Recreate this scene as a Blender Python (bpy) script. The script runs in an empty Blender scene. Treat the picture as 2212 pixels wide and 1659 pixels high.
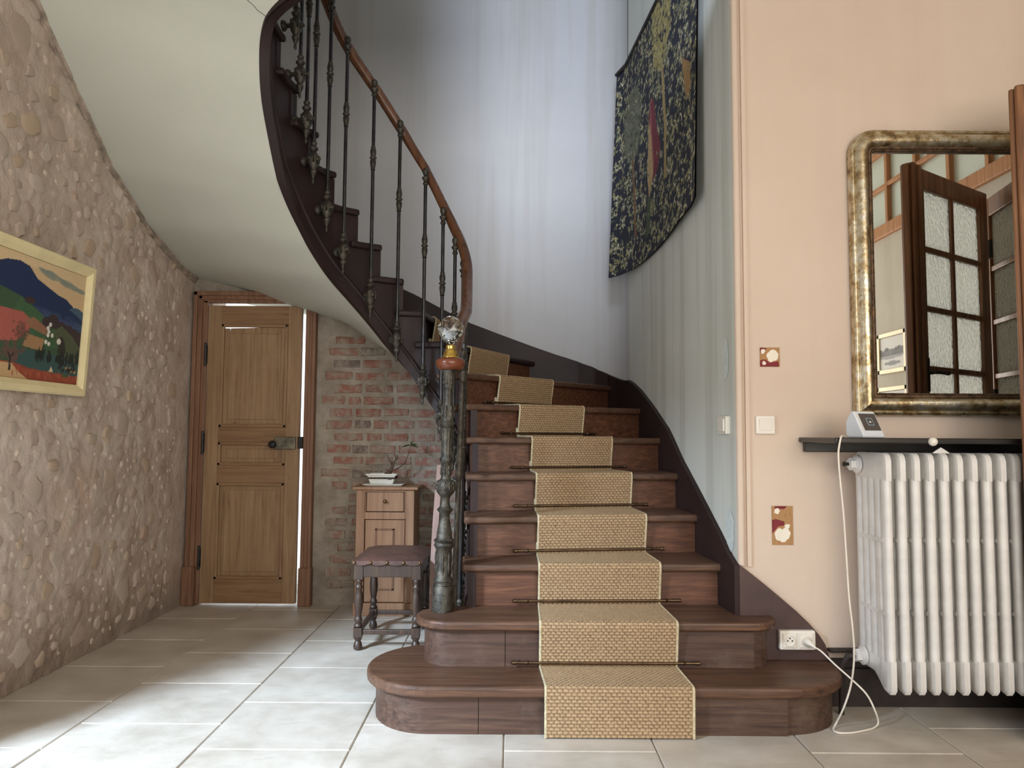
import bpy, math, random
import numpy as np
from mathutils import Matrix, Vector, noise as mnoise
from mathutils.bvhtree import BVHTree

random.seed(7)
scene = bpy.context.scene
COL = scene.collection
PI = math.pi

# ---------------------------------------------------------------- camera
F, H, ROLL = 1620.0, 1.0925, 0.0066
PIT = math.atan(110 / F)
_f = Vector((0, math.cos(PIT), math.sin(PIT)))
_u0 = Vector((0, -math.sin(PIT), math.cos(PIT)))
_r = Vector((1, 0, 0)) * math.cos(ROLL) + _u0 * math.sin(ROLL)
_u = _u0 * math.cos(ROLL) - Vector((1, 0, 0)) * math.sin(ROLL)
cam_data = bpy.data.cameras.new('camera')
cam_data.sensor_width = 36
cam_data.lens = 36 * F / 2212
cam_data.clip_start = 0.05
cam = bpy.data.objects.new('camera', cam_data)
COL.objects.link(cam)
M = Matrix((( _r.x, _u.x, -_f.x, 0), (_r.y, _u.y, -_f.y, 0), (_r.z, _u.z, -_f.z, H), (0, 0, 0, 1)))
cam.matrix_world = M
scene.camera = cam


def at(px, py, Y):
    d = _f + _r * ((px - 1106) / F) - _u * ((py - 829.5) / F)
    return Vector((0, 0, H)) + d * (Y / d.y)


def atz(px, py, z):
    d = _f + _r * ((px - 1106) / F) - _u * ((py - 829.5) / F)
    return Vector((0, 0, H)) + d * ((z - H) / d.z)


# ---------------------------------------------------------------- sky, lights, exposure
world = bpy.data.worlds.new('sky')
scene.world = world
world.use_nodes = True
world.node_tree.nodes['Background'].inputs[0].default_value = (0.88, 0.94, 1.0, 1)
world.node_tree.nodes['Background'].inputs[1].default_value = 2.2


def area(name, loc, target, sx, sy, power, col, spread=PI):
    l = bpy.data.lights.new(name, 'AREA')
    l.shape = 'RECTANGLE'
    l.size, l.size_y, l.energy, l.color, l.spread = sx, sy, power, col, spread
    o = bpy.data.objects.new(name, l)
    COL.objects.link(o)
    o.location = loc
    o.rotation_euler = (Vector(target) - Vector(loc)).to_track_quat('-Z', 'Y').to_euler()
    return o


# daylight through the garden doorway in the left wall
area('doorway_daylight', (-3.55, -0.45, 3.2), (-0.7, 3.3, 0.0), 0.75, 1.1, 880, (0.62, 0.79, 1.0))
# daylight from the windows of the front rooms behind the camera
area('front_window_daylight', (0.6, -1.88, 1.75), (0.6, 3.0, 1.2), 2.6, 2.1, 64, (1.0, 0.96, 0.92))
# glazed entrance beyond the front room, on the right
area('entrance_daylight', (2.35, -1.85, 1.7), (1.9, 3.0, 1.3), 1.1, 1.9, 54, (1.0, 0.89, 0.78))
# tall window upstairs, in front of the stairwell
area('upstairs_window_daylight', (0.25, 0.55, 4.4), (0.25, 5.3, 2.7), 0.8, 1.6, 58, (0.74, 0.83, 1.0), math.radians(110))

vs = scene.view_settings
vs.view_transform = 'Standard'
vs.look = 'None'
vs.gamma = 1
vs.use_curve_mapping = False
vs.exposure = 0.0
scene.cycles.use_denoising = True
scene.cycles.max_bounces = 8
scene.cycles.caustics_reflective = False
scene.cycles.caustics_refractive = False
scene.cycles.sample_clamp_indirect = 6


# ---------------------------------------------------------------- materials
def lin(c):
    return tuple(((v / 255) / 12.92 if v / 255 <= 0.04045 else ((v / 255 + 0.055) / 1.055) ** 2.4) for v in c[:3])


def rgba(c):
    return (*lin(c), 1)


class NT:
    def __init__(s, name):
        s.m = bpy.data.materials.new(name)
        s.m.use_nodes = True
        s.t = s.m.node_tree
        s.b = s.t.nodes['Principled BSDF']

    def n(s, typ, **kw):
        nd = s.t.nodes.new(typ)
        for k, v in kw.items():
            if k.startswith('i_'):
                key = k[2:]
                key = int(key) if key.isdigit() else key.replace('_', ' ')
                nd.inputs[key].default_value = v
            else:
                setattr(nd, k, v)
        return nd

    def l(s, a, b):
        s.t.links.new(a, b)

    def coord(s, scale=(1, 1, 1), rot=(0, 0, 0), rnd=False):
        tc = s.n('ShaderNodeTexCoord')
        mp = s.n('ShaderNodeMapping')
        mp.inputs['Scale'].default_value = scale
        mp.inputs['Rotation'].default_value = rot
        s.l(tc.outputs['Object'], mp.inputs['Vector'])
        if rnd:
            oi = s.n('ShaderNodeObjectInfo')
            s.l(oi.outputs['Location'], mp.inputs['Location'])
        return mp.outputs['Vector']

    def noise(s, vec, scale, detail=4, rough=0.55, dist=0.0):
        nd = s.n('ShaderNodeTexNoise', i_Scale=scale, i_Detail=detail, i_Roughness=rough, i_Distortion=dist)
        s.l(vec, nd.inputs['Vector'])
        return nd.outputs[0]

    def ramp(s, fac, stops):
        r = s.n('ShaderNodeValToRGB')
        e = r.color_ramp.elements
        while len(e) < len(stops):
            e.new(0.5)
        for k, (p, c) in enumerate(stops):
            e[k].position = p
            e[k].color = rgba(c) if not isinstance(c, (int, float)) else (c, c, c, 1)
        s.l(fac, r.inputs[0])
        return r.outputs[0]

    def mix(s, fac, a, b, blend='MIX'):
        m = s.n('ShaderNodeMix', data_type='RGBA', blend_type=blend)
        for src, idx in ((fac, 0), (a, 6), (b, 7)):
            if isinstance(src, (int, float)):
                m.inputs[idx].default_value = src
            elif isinstance(src, tuple):
                m.inputs[idx].default_value = rgba(src)
            else:
                s.l(src, m.inputs[idx])
        return m.outputs[2]

    def bump(s, h, strength=0.3, dist=0.01, normal=None):
        b = s.n('ShaderNodeBump', i_Strength=strength, i_Distance=dist)
        s.l(h, b.inputs['Height'])
        if normal is not None:
            s.l(normal, b.inputs['Normal'])
        s.l(b.outputs[0], s.b.inputs['Normal'])
        return b.outputs[0]

    def set(s, col=None, rough=None, metal=None, spec=None):
        if col is not None:
            if isinstance(col, tuple):
                s.b.inputs['Base Color'].default_value = rgba(col)
            else:
                s.l(col, s.b.inputs['Base Color'])
        if rough is not None:
            if isinstance(rough, (int, float)):
                s.b.inputs['Roughness'].default_value = rough
            else:
                s.l(rough, s.b.inputs['Roughness'])
        if metal is not None:
            s.b.inputs['Metallic'].default_value = metal
        if spec is not None:
            s.b.inputs['Specular IOR Level'].default_value = spec
        return s.m


def mat_plain(name, c, rough=0.5, metal=0.0, var=0.12, scale=9, bump=0.05, spec=0.5):
    n = NT(name)
    v = n.coord()
    f = n.noise(v, scale, 5)
    a = tuple(max(0, x * (1 - var)) for x in c)
    b = tuple(min(255, x * (1 + var)) for x in c)
    n.set(n.ramp(f, [(0.3, a), (0.7, b)]), rough, metal, spec)
    if bump:
        n.bump(n.noise(v, scale * 6, 3), bump, 0.004)
    return n.m


def mat_wood(name, dark, mid, light, axis='X', rough=0.4, scale=1.0, bump=0.15, knots=False, rnd=False, wear=None, spec=0.5):
    n = NT(name)
    k = {'X': (1.2, 26, 26), 'Y': (26, 1.2, 26), 'Z': (26, 26, 1.2)}[axis]
    v = n.coord(tuple(x * scale for x in k), rnd=rnd)
    g = n.noise(v, 2.2, 6, 0.62, 0.6)
    v2 = n.coord(tuple(x * scale * (0.12 if x > 2 else 0.6) for x in k), rnd=rnd)
    g2 = n.noise(v2, 2.0, 3)
    c = n.ramp(g, [(0.28, dark), (0.5, mid), (0.74, light)])
    c = n.mix(n.ramp(g2, [(0.35, 0.0), (0.7, 0.55)]), c, mid)
    if knots:
        vk = n.coord((1, 1, 0.6) if axis == 'Z' else (0.6, 1, 1))
        vo = n.n('ShaderNodeTexVoronoi', i_Scale=5.0)
        n.l(vk, vo.inputs['Vector'])
        c = n.mix(n.ramp(vo.outputs['Distance'], [(0.03, 0.85), (0.09, 0.0)]), c, dark)
    if wear:
        vw = n.coord()
        c = n.mix(n.ramp(n.noise(vw, 5, 6, 0.7), [(0.52, 0.0), (0.72, 0.6)]), c, wear)
    n.set(c, n.ramp(g, [(0.2, min(1, rough + 0.12)), (0.8, rough)]), 0, spec)
    n.bump(g, bump, 0.003)
    return n.m


def mat_attr(name, rough=0.7, bump=0.0, bscale=300):
    n = NT(name)
    a = n.n('ShaderNodeVertexColor', layer_name='Col')
    n.set(a.outputs[0], rough)
    if bump:
        n.bump(n.noise(n.coord(), bscale, 3), bump, 0.002)
    return n.m


MAT = {}


def make_materials():
    m = MAT
    # limestone tiles
    n = NT('limestone')
    v = n.coord(rnd=True)
    c = n.ramp(n.noise(v, 3.5, 6, 0.6), [(0.3, (176, 165, 150)), (0.5, (196, 186, 172)), (0.72, (212, 204, 192))])
    c = n.mix(n.ramp(n.noise(n.coord((1, 3, 1), rnd=True), 9, 5), [(0.55, 0.0), (0.75, 0.35)]), c, (158, 146, 128))
    oi = n.n('ShaderNodeObjectInfo')
    c = n.mix(n.ramp(oi.outputs['Random'], [(0.0, 0.0), (1.0, 0.25)]), c, (174, 166, 153))
    n.set(c, n.ramp(n.noise(v, 14, 4), [(0.3, 0.42), (0.7, 0.6)]))
    n.bump(n.noise(v, 90, 4), 0.10, 0.004)
    m['limestone'] = n.m
    m['grout'] = mat_plain('grout', (188, 180, 168), 0.8, var=0.1)
    # rubble wall plaster
    n = NT('rubble_plaster')
    v = n.coord()
    c = n.ramp(n.noise(v, 4.0, 7, 0.65), [(0.28, (172, 153, 138)), (0.5, (196, 179, 165)), (0.72, (214, 200, 187))])
    c = n.mix(n.ramp(n.noise(v, 1.3, 4), [(0.56, 0.0), (0.72, 0.5)]), c, (192, 148, 118))
    sep = n.n('ShaderNodeSeparateXYZ')
    n.l(v, sep.inputs[0])
    damp = n.n('ShaderNodeMath', operation='MULTIPLY_ADD', i_1=0.55, i_2=0.0)
    n.l(n.noise(v, 5, 4), damp.inputs[0])
    lt = n.n('ShaderNodeMath', operation='LESS_THAN')
    n.l(sep.outputs[2], lt.inputs[0])
    n.l(damp.outputs[0], lt.inputs[1])
    sm = n.n('ShaderNodeMapRange', i_1=0.05, i_2=0.34, i_3=0.55, i_4=0.0)
    n.l(sep.outputs[2], sm.inputs[0])
    c = n.mix(sm.outputs[0], c, (112, 94, 82))
    n.set(c, 0.9, 0, 0.2)
    b1 = n.bump(n.noise(v, 11, 6, 0.65), 0.55, 0.03)
    n.bump(n.noise(v, 60, 5), 0.35, 0.006, b1)
    m['rubble_plaster'] = n.m
    # limewashed stones
    n = NT('limewashed_stone')
    v = n.coord(rnd=True)
    oi = n.n('ShaderNodeObjectInfo')
    base = n.ramp(oi.outputs['Random'], [(0.0, (184, 164, 148)), (0.35, (204, 186, 170)), (0.6, (214, 200, 186)), (0.8, (200, 180, 158)), (0.93, (206, 180, 150)), (1.0, (190, 158, 134))])
    c = n.mix(n.ramp(n.noise(v, 14, 6, 0.7), [(0.38, 0.0), (0.62, 0.85)]), base, (194, 176, 161))
    n.set(c, 0.9, 0, 0.2)
    n.bump(n.noise(v, 34, 5, 0.65), 0.5, 0.012)
    m['stone'] = n.m
    # brick wall
    n = NT('lime_mortar')
    v = n.coord()
    c = n.ramp(n.noise(v, 6, 7, 0.65), [(0.3, (128, 117, 103)), (0.55, (160, 150, 136)), (0.75, (184, 175, 161))])
    n.set(c, 0.95, 0, 0.2)
    b1 = n.bump(n.noise(v, 16, 6, 0.65), 0.5, 0.02)
    n.bump(n.noise(v, 80, 4), 0.3, 0.005, b1)
    m['mortar'] = n.m
    n = NT('old_brick')
    v = n.coord(rnd=True)
    oi = n.n('ShaderNodeObjectInfo')
    base = n.ramp(oi.outputs['Random'], [(0.0, (142, 98, 84)), (0.3, (152, 104, 90)), (0.6, (148, 110, 97)), (0.85, (132, 96, 86)), (0.93, (122, 106, 98)), (1.0, (100, 92, 88))])
    sep = n.n('ShaderNodeSeparateXYZ')
    n.l(oi.outputs['Location'], sep.inputs[0])
    mr = n.n('ShaderNodeMapRange', i_1=0.1, i_2=0.9, i_3=0.09, i_4=0.0)
    n.l(sep.outputs[2], mr.inputs[0])
    ad = n.n('ShaderNodeMath', operation='ADD')
    n.l(n.noise(v, 17, 6, 0.7), ad.inputs[0])
    n.l(mr.outputs[0], ad.inputs[1])
    c = n.mix(n.ramp(ad.outputs[0], [(0.42, 0.0), (0.6, 0.92)]), base, (158, 147, 133))
    n.set(c, 0.95, 0, 0.2)
    n.bump(n.noise(v, 40, 5), 0.5, 0.01)
    m['brick'] = n.m
    # painted plaster walls
    def paint(name, a, b, streak=None, amt=0.25):
        n = NT(name)
        v = n.coord()
        c = n.ramp(n.noise(v, 1.2, 5, 0.6), [(0.3, a), (0.7, b)])
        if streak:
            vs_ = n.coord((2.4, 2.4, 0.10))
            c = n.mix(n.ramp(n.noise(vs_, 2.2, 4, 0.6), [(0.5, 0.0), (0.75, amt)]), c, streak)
        n.set(c, 0.85, 0, 0.25)
        b1 = n.bump(n.noise(v, 7, 3), 0.12, 0.02)
        n.bump(n.noise(v, 160, 2), 0.06, 0.003, b1)
        return n.m
    m['stair_paint'] = paint('stair_wall_paint', (200, 201, 203), (208, 209, 211), (172, 163, 148), 0.45)  # vertical streaks put the light through old window glass into the colour
    m['side_paint'] = paint('side_wall_paint', (214, 218, 210), (224, 227, 220), (150, 146, 132), 0.5)
    m['pink_paint'] = paint('peach_wall_paint', (212, 192, 173), (220, 201, 183), (204, 177, 166), 0.3)
    m['soffit_paint'] = paint('soffit_paint', (200, 202, 190), (208, 210, 198))
    m['white_paint'] = paint('ceiling_paint', (222, 218, 208), (230, 226, 216))
    m['grey_plaster'] = paint('grey_plaster', (176, 170, 156), (192, 186, 172), (150, 142, 128), 0.3)
    m['trim_weathered'] = mat_plain('weathered_trim', (150, 136, 122), 0.9, var=0.22, scale=18, bump=0.5)
    # wood
    m['tread'] = mat_wood('stained_oak', (46, 29, 20), (84, 57, 41), (120, 85, 60), 'X', 0.42, wear=(102, 77, 60))
    m['riser'] = mat_wood('stained_oak_riser', (52, 29, 19), (94, 58, 39), (130, 87, 60), 'X', 0.4)
    m['riser_worn'] = mat_wood('worn_oak_riser', (42, 27, 20), (76, 53, 41), (102, 77, 62), 'X', 0.5, wear=(104, 88, 76))
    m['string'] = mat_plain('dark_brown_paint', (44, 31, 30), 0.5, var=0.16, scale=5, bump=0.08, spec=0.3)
    m['skirt'] = mat_plain('brown_skirting_paint', (70, 50, 47), 0.42, var=0.18, scale=6, bump=0.1)
    m['black_wood'] = mat_plain('dark_skirting', (40, 31, 28), 0.6, var=0.3, scale=14, bump=0.15)
    m['rail'] = mat_wood('varnished_rail', (60, 38, 26), (98, 63, 41), (136, 92, 62), 'Z', 0.22, 0.5, 0.04)
    m['rail_knob'] = mat_wood('varnished_cap', (70, 34, 22), (112, 60, 38), (146, 88, 58), 'X', 0.18, 0.6, 0.03)
    m['pine'] = mat_wood('old_pine', (110, 82, 56), (146, 115, 83), (168, 138, 104), 'Z', 0.55, 0.8, 0.12, knots=True, wear=(156, 128, 98))
    m['pine_x'] = mat_wood('old_pine_rail', (98, 70, 46), (136, 103, 71), (158, 125, 90), 'X', 0.55, 0.8, 0.12, wear=(140, 110, 80))
    m['frame_pine'] = mat_wood('dark_pine_frame', (84, 56, 40), (126, 90, 66), (152, 116, 90), 'Z', 0.55, 0.9, 0.15, wear=(120, 82, 58))
    m['cab'] = mat_wood('cabinet_pine', (122, 86, 60), (156, 117, 86), (174, 138, 106), 'Z', 0.5, 0.7, 0.1)
    m['stool_wood'] = mat_wood('dark_turned_wood', (34, 25, 20), (62, 46, 36), (92, 68, 50), 'Z', 0.35, 0.8, 0.06)
    m['plank'] = mat_wood('pink_grey_plank', (128, 100, 90), (152, 122, 110), (170, 140, 128), 'Z', 0.6, 0.5, 0.08)
    m['door_dark'] = mat_wood('dark_door_wood', (78, 48, 28), (124, 82, 50), (164, 116, 74), 'Z', 0.4, 0.7, 0.08)
    m['partition'] = mat_wood('partition_wood', (128, 84, 50), (172, 120, 76), (196, 146, 98), 'Z', 0.45, 0.7, 0.08)
    # metals
    m['iron'] = mat_plain('bronzed_cast_iron', (64, 60, 52), 0.42, 0.5, 0.4, 36, 0.5)
    m['iron_rod'] = mat_plain('bronzed_rod', (66, 65, 66), 0.28, 0.8, 0.2, 16, 0.05)
    m['blackiron'] = mat_plain('black_iron', (44, 42, 40), 0.5, 0.5, 0.3, 30, 0.2)
    m['lock'] = mat_plain('aged_lock_steel', (104, 98, 84), 0.45, 0.7, 0.3, 24, 0.2)
    m['brass'] = mat_plain('brass', (206, 172, 92), 0.2, 1.0, 0.1, 20, 0.02)
    m['rod_brass'] = mat_plain('stair_rod_brass', (92, 74, 56), 0.3, 0.85, 0.2, 20, 0.03)
    n = NT('crystal')
    n.b.inputs['Transmission Weight'].default_value = 1
    n.b.inputs['IOR'].default_value = 1.5
    n.set((232, 238, 236), 0.0)
    m['crystal'] = n.m
    n = NT('gilt')
    v = n.coord()
    c = n.ramp(n.noise(v, 16, 7, 0.7), [(0.3, (92, 76, 60)), (0.45, (176, 154, 116)), (0.56, (206, 196, 170)), (0.7, (214, 212, 208))])
    n.set(c, n.ramp(n.noise(v, 30, 4), [(0.3, 0.24), (0.7, 0.5)]), 0.9)
    n.bump(n.noise(v, 46, 5), 0.35, 0.006)
    m['gilt'] = n.m
    m['gilt_dark'] = mat_plain('worn_gilt', (92, 72, 54), 0.5, 0.6, 0.4, 40, 0.3)
    n = NT('mirror_silver')
    n.set((232, 232, 228), 0.015, 1.0)
    m['mirror'] = n.m
    # whites and plastics
    m['radiator'] = mat_plain('radiator_enamel', (226, 224, 220), 0.35, var=0.05, scale=12, bump=0.06)
    m['plastic'] = mat_plain('white_plastic', (232, 226, 214), 0.4, var=0.02, bump=0)
    m['device'] = mat_plain('device_white', (226, 232, 238), 0.35, var=0.02, bump=0)
    m['screen'] = mat_plain('grey_screen', (92, 86, 82), 0.2, var=0.03, bump=0)
    m['icon'] = mat_plain('icon_blue_grey', (150, 178, 196), 0.4, var=0.04, bump=0)
    m['dark_hole'] = mat_plain('dark_hole', (34, 30, 28), 0.8, var=0.1, bump=0)
    m['black_lacquer'] = mat_plain('black_lacquer', (34, 31, 30), 0.28, var=0.15, bump=0.04)
    m['porcelain'] = mat_plain('porcelain', (226, 222, 210), 0.18, var=0.05, bump=0)
    m['ink'] = mat_plain('blue_ink', (62, 78, 104), 0.4, var=0.1, bump=0)
    m['cord'] = mat_plain('white_cord', (230, 222, 208), 0.5, var=0.03, bump=0)
    m['leather'] = mat_plain('brown_leather', (84, 60, 52), 0.45, var=0.18, scale=18, bump=0.12)
    m['nail'] = mat_plain('bronze_nail', (128, 98, 66), 0.3, 0.8, 0.1)
    m['soil'] = mat_plain('soil', (64, 50, 38), 0.95, var=0.3, scale=60, bump=0.6)
    m['bark'] = mat_plain('bark', (88, 70, 58), 0.9, var=0.3, scale=60, bump=0.6)
    m['leaf'] = mat_plain('leaf_green', (84, 104, 60), 0.5, var=0.25, scale=20, bump=0.1)
    m['cream_frame'] = mat_plain('cream_painted_frame', (236, 220, 172), 0.45, var=0.05, scale=6, bump=0.05)
    m['binding'] = mat_plain('runner_binding', (196, 182, 148), 0.9, var=0.15, scale=120, bump=0.4)
    m['plaster_patch'] = mat_plain('fresh_filler', (214, 222, 220), 0.9, var=0.05, scale=40, bump=0.3)
    m['art'] = mat_attr('painted_canvas', 0.7, 0.1, 240)
    m['weave'] = mat_attr('woven_sisal', 0.9, 0.5, 420)
    m['tapestry'] = mat_attr('woven_tapestry', 0.95, 0.6, 520)
    m['wallpaper'] = mat_attr('exposed_layers', 0.9, 0.4, 160)
    # textured glass
    n = NT('textured_glass')
    vo = n.n('ShaderNodeTexVoronoi', i_Scale=58.0)
    n.l(n.coord(), vo.inputs['Vector'])
    nb = n.bump(vo.outputs['Distance'], 1.0, 0.05)
    n.set((222, 232, 230), 0.12)
    n.b.inputs['Transmission Weight'].default_value = 0.55
    n.b.inputs['IOR'].default_value = 1.3
    tr_ = n.n('ShaderNodeBsdfTranslucent')
    tr_.inputs[0].default_value = (0.94, 0.97, 0.95, 1)
    n.l(nb, tr_.inputs['Normal'])
    mx = n.n('ShaderNodeMixShader')
    mx.inputs[0].default_value = 0.88
    out = n.t.nodes['Material Output']
    n.l(n.b.outputs[0], mx.inputs[1])
    n.l(tr_.outputs[0], mx.inputs[2])
    n.l(mx.outputs[0], out.inputs[0])
    m['obscure_glass'] = n.m
    n = NT('pale_glass')
    n.set((214, 222, 206), 0.3)
    n.b.inputs['Transmission Weight'].default_value = 0.35
    m['pale_glass'] = n.m
    m['ground'] = mat_plain('outside_ground', (222, 216, 204), 0.9)


make_materials()


# ---------------------------------------------------------------- mesh helpers
class MB:
    def __init__(s):
        s.v, s.f = [], []

    def add(s, verts, faces):
        k = len(s.v)
        s.v += [tuple(p) for p in verts]
        s.f += [tuple(i + k for i in f) for f in faces]
        return s

    def box(s, x0, x1, y0, y1, z0, z1):
        return s.add([(x, y, z) for z in (z0, z1) for y in (y0, y1) for x in (x0, x1)],
                     [(0, 2, 3, 1), (4, 5, 7, 6), (0, 1, 5, 4), (2, 6, 7, 3), (0, 4, 6, 2), (1, 3, 7, 5)])

    def extr(s, poly, vec):
        vec = Vector(vec)
        n = len(poly)
        a = [Vector(p) for p in poly]
        return s.add(a + [p + vec for p in a],
                     [tuple(range(n))[::-1], tuple(range(n, 2 * n))] + [(i, (i + 1) % n, n + (i + 1) % n, n + i) for i in range(n)])

    def prism(s, poly, z0, z1):
        return s.extr([(x, y, z0) for x, y in poly], (0, 0, z1 - z0))

    def lathe(s, prof, c=(0, 0, 0), segs=16, mat=None, flute=None):
        vs, fs = [], []
        R = mat or Matrix()
        for j, (r, z) in enumerate(prof):
            for i in range(segs):
                a = 2 * PI * i / segs
                rr = max(r, 0.0002)
                if flute and flute[0] <= z <= flute[1]:
                    rr *= 1 - 0.10 * (i % 2)
                p = R @ Vector((rr * math.cos(a), rr * math.sin(a), z))
                vs.append(p + Vector(c))
        for j in range(len(prof) - 1):
            for i in range(segs):
                k = (i + 1) % segs
                fs.append((j * segs + i, j * segs + k, (j + 1) * segs + k, (j + 1) * segs + i))
        fs.append(tuple(range(segs))[::-1])
        fs.append(tuple((len(prof) - 1) * segs + i for i in range(segs)))
        return s.add(vs, fs)

    def tube(s, path, r, segs=8, flat=None):
        P = [Vector(p) for p in path]
        n = len(P)
        vs, fs = [], []
        up = Vector((0, 0, 1))
        prev = None
        for i, p in enumerate(P):
            t = (P[min(i + 1, n - 1)] - P[max(i - 1, 0)])
            t = t.normalized() if t.length > 1e-9 else Vector((0, 0, 1))
            if prev is None:
                a = t.cross(up)
                if a.length < 0.05:
                    a = t.cross(Vector((1, 0, 0)))
            else:
                a = prev - t * prev.dot(t)
            a.normalize()
            prev = a
            b = t.cross(a)
            rr = r[i] if isinstance(r, (list, tuple)) else r
            for k in range(segs):
                w = 2 * PI * k / segs
                ra, rb = (rr, rr) if flat is None else (rr * flat[0], rr * flat[1])
                vs.append(p + a * (math.cos(w) * ra) + b * (math.sin(w) * rb))
        for i in range(n - 1):
            for k in range(segs):
                m_ = (k + 1) % segs
                fs.append((i * segs + k, i * segs + m_, (i + 1) * segs + m_, (i + 1) * segs + k))
        fs.append(tuple(range(segs))[::-1])
        fs.append(tuple((n - 1) * segs + k for k in range(segs)))
        return s.add(vs, fs)

    def grid(s, rows, close=False):
        nr, nc = len(rows), len(rows[0])
        vs = [p for r in rows for p in r]
        fs = [(j * nc + i, j * nc + i + 1, (j + 1) * nc + i + 1, (j + 1) * nc + i) for j in range(nr - 1) for i in range(nc - 1)]
        if close:
            fs += [((nr - 1) * nc + i, (nr - 1) * nc + i + 1, i + 1, i) for i in range(nc - 1)]
        return s.add(vs, fs)

    def ball(s, c, r, seg=12, rings=8):
        return s.lathe([(r * math.sin(PI * j / rings), -r * math.cos(PI * j / rings)) for j in range(rings + 1)], c, seg)

    def build(s, name, mat, parent=None, smooth=None, bevel=0, seg=2):
        me = bpy.data.meshes.new(name)
        me.from_pydata(s.v, [], s.f)
        me.validate()
        import bmesh
        bm = bmesh.new()
        bm.from_mesh(me)
        bmesh.ops.recalc_face_normals(bm, faces=bm.faces)
        bm.to_mesh(me)
        bm.free()
        me.materials.append(MAT[mat] if isinstance(mat, str) else mat)
        if smooth is not None:
            me.shade_smooth()
            if smooth < 180:
                me.set_sharp_from_angle(angle=math.radians(smooth))
        o = bpy.data.objects.new(name, me)
        COL.objects.link(o)
        if bevel:
            b = o.modifiers.new('Bevel', 'BEVEL')
            b.width, b.segments, b.limit_method = bevel, seg, 'ANGLE'
            b.angle_limit = math.radians(35)
        if parent is not None:
            setp(o, parent)
        return o


def setp(o, p):
    o.parent = p
    m = p.matrix_basis
    q = p
    while q.parent is not None:
        m = q.parent.matrix_basis @ q.matrix_parent_inverse @ m
        q = q.parent
    o.matrix_parent_inverse = m.inverted()
    return o


def tag(o, label, cat, group=None):
    o['label'], o['category'] = label, cat
    if group:
        o['group'] = group
    return o


def struct(o, label=None):
    o['kind'] = 'structure'
    if label:
        o['label'] = label
    return o


def empty(name, loc=(0, 0, 0), rz=0.0, parent=None):
    o = bpy.data.objects.new(name, None)
    o.empty_display_size = 0.05
    COL.objects.link(o)
    o.location = loc
    o.rotation_euler = (0, 0, rz)
    o.matrix_basis = Matrix.Translation(loc) @ Matrix.Rotation(rz, 4, 'Z')
    if parent is not None:
        setp(o, parent)
    return o


def inst(src, loc, rot=(0, 0, 0), scale=(1, 1, 1), parent=None):
    o = src if not src.get('used') else src.copy()
    if o is not src:
        COL.objects.link(o)
        if 'used' in o:
            del o['used']
    else:
        src['used'] = 1
    o.location, o.rotation_euler, o.scale = loc, rot, scale
    if parent is not None:
        o.parent = parent
        o.matrix_parent_inverse = parent.matrix_basis.inverted()
    return o


def done(*srcs):
    for s_ in srcs:
        if 'used' in s_:
            del s_['used']


# painted surfaces: a small canvas rasterised by code, stored as vertex colour
class Canvas:
    def __init__(s, w, h, bg):
        s.w, s.h = w, h
        s.a = np.zeros((h, w, 3)) + np.array(bg, float)
        s.yy, s.xx = np.mgrid[0:h, 0:w]
        s.xx = (s.xx + 0.5) / w
        s.yy = (s.yy + 0.5) / h

    def ell(s, cx, cy, rx, ry, rot, col, alpha=1.0):
        c, n = math.cos(rot), math.sin(rot)
        R = max(rx, ry)
        x0, x1 = int(max(0, (cx - R) * s.w)), int(min(s.w, (cx + R) * s.w + 2))
        y0, y1 = int(max(0, (cy - R) * s.h)), int(min(s.h, (cy + R) * s.h + 2))
        if x1 <= x0 or y1 <= y0:
            return
        X, Y = s.xx[y0:y1, x0:x1] - cx, s.yy[y0:y1, x0:x1] - cy
        k = ((X * c + Y * n) / rx) ** 2 + ((-X * n + Y * c) / ry) ** 2 < 1
        sub = s.a[y0:y1, x0:x1]
        sub[k] = sub[k] * (1 - alpha) + np.array(col) * alpha

    def poly(s, pts, col, alpha=1.0):
        k = np.zeros((s.h, s.w), bool)
        n = len(pts)
        for i in range(n):
            (x1, y1), (x2, y2) = pts[i], pts[(i + 1) % n]
            if y1 == y2:
                continue
            c = ((y1 > s.yy) != (y2 > s.yy)) & (s.xx < (x2 - x1) * (s.yy - y1) / (y2 - y1) + x1)
            k ^= c
        s.a[k] = s.a[k] * (1 - alpha) + np.array(col) * alpha

    def speck(s, amt, rs):
        s.a += rs.normal(0, amt, s.a.shape[:2])[:, :, None]

    def build(s, name, fn, mat, parent=None):
        # fn(s,t) -> xyz, s right, t up; canvas row 0 is the bottom
        w, h = s.w, s.h
        vs = [fn((i + 0.5) / w, (j + 0.5) / h) for j in range(h) for i in range(w)]
        fs = [(j * w + i, j * w + i + 1, (j + 1) * w + i + 1, (j + 1) * w + i) for j in range(h - 1) for i in range(w - 1)]
        me = bpy.data.meshes.new(name)
        me.from_pydata(vs, [], fs)
        c = np.clip(s.a / 255, 0, 1)
        c = np.where(c <= 0.04045, c / 12.92, ((c + 0.055) / 1.055) ** 2.4)
        at_ = me.color_attributes.new('Col', 'FLOAT_COLOR', 'POINT')
        at_.data.foreach_set('color', np.concatenate([c, np.ones((h, w, 1))], 2).astype(np.float32).ravel())
        me.materials.append(MAT[mat])
        me.shade_smooth()
        o = bpy.data.objects.new(name, me)
        COL.objects.link(o)
        if parent is not None:
            setp(o, parent)
        return o


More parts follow.
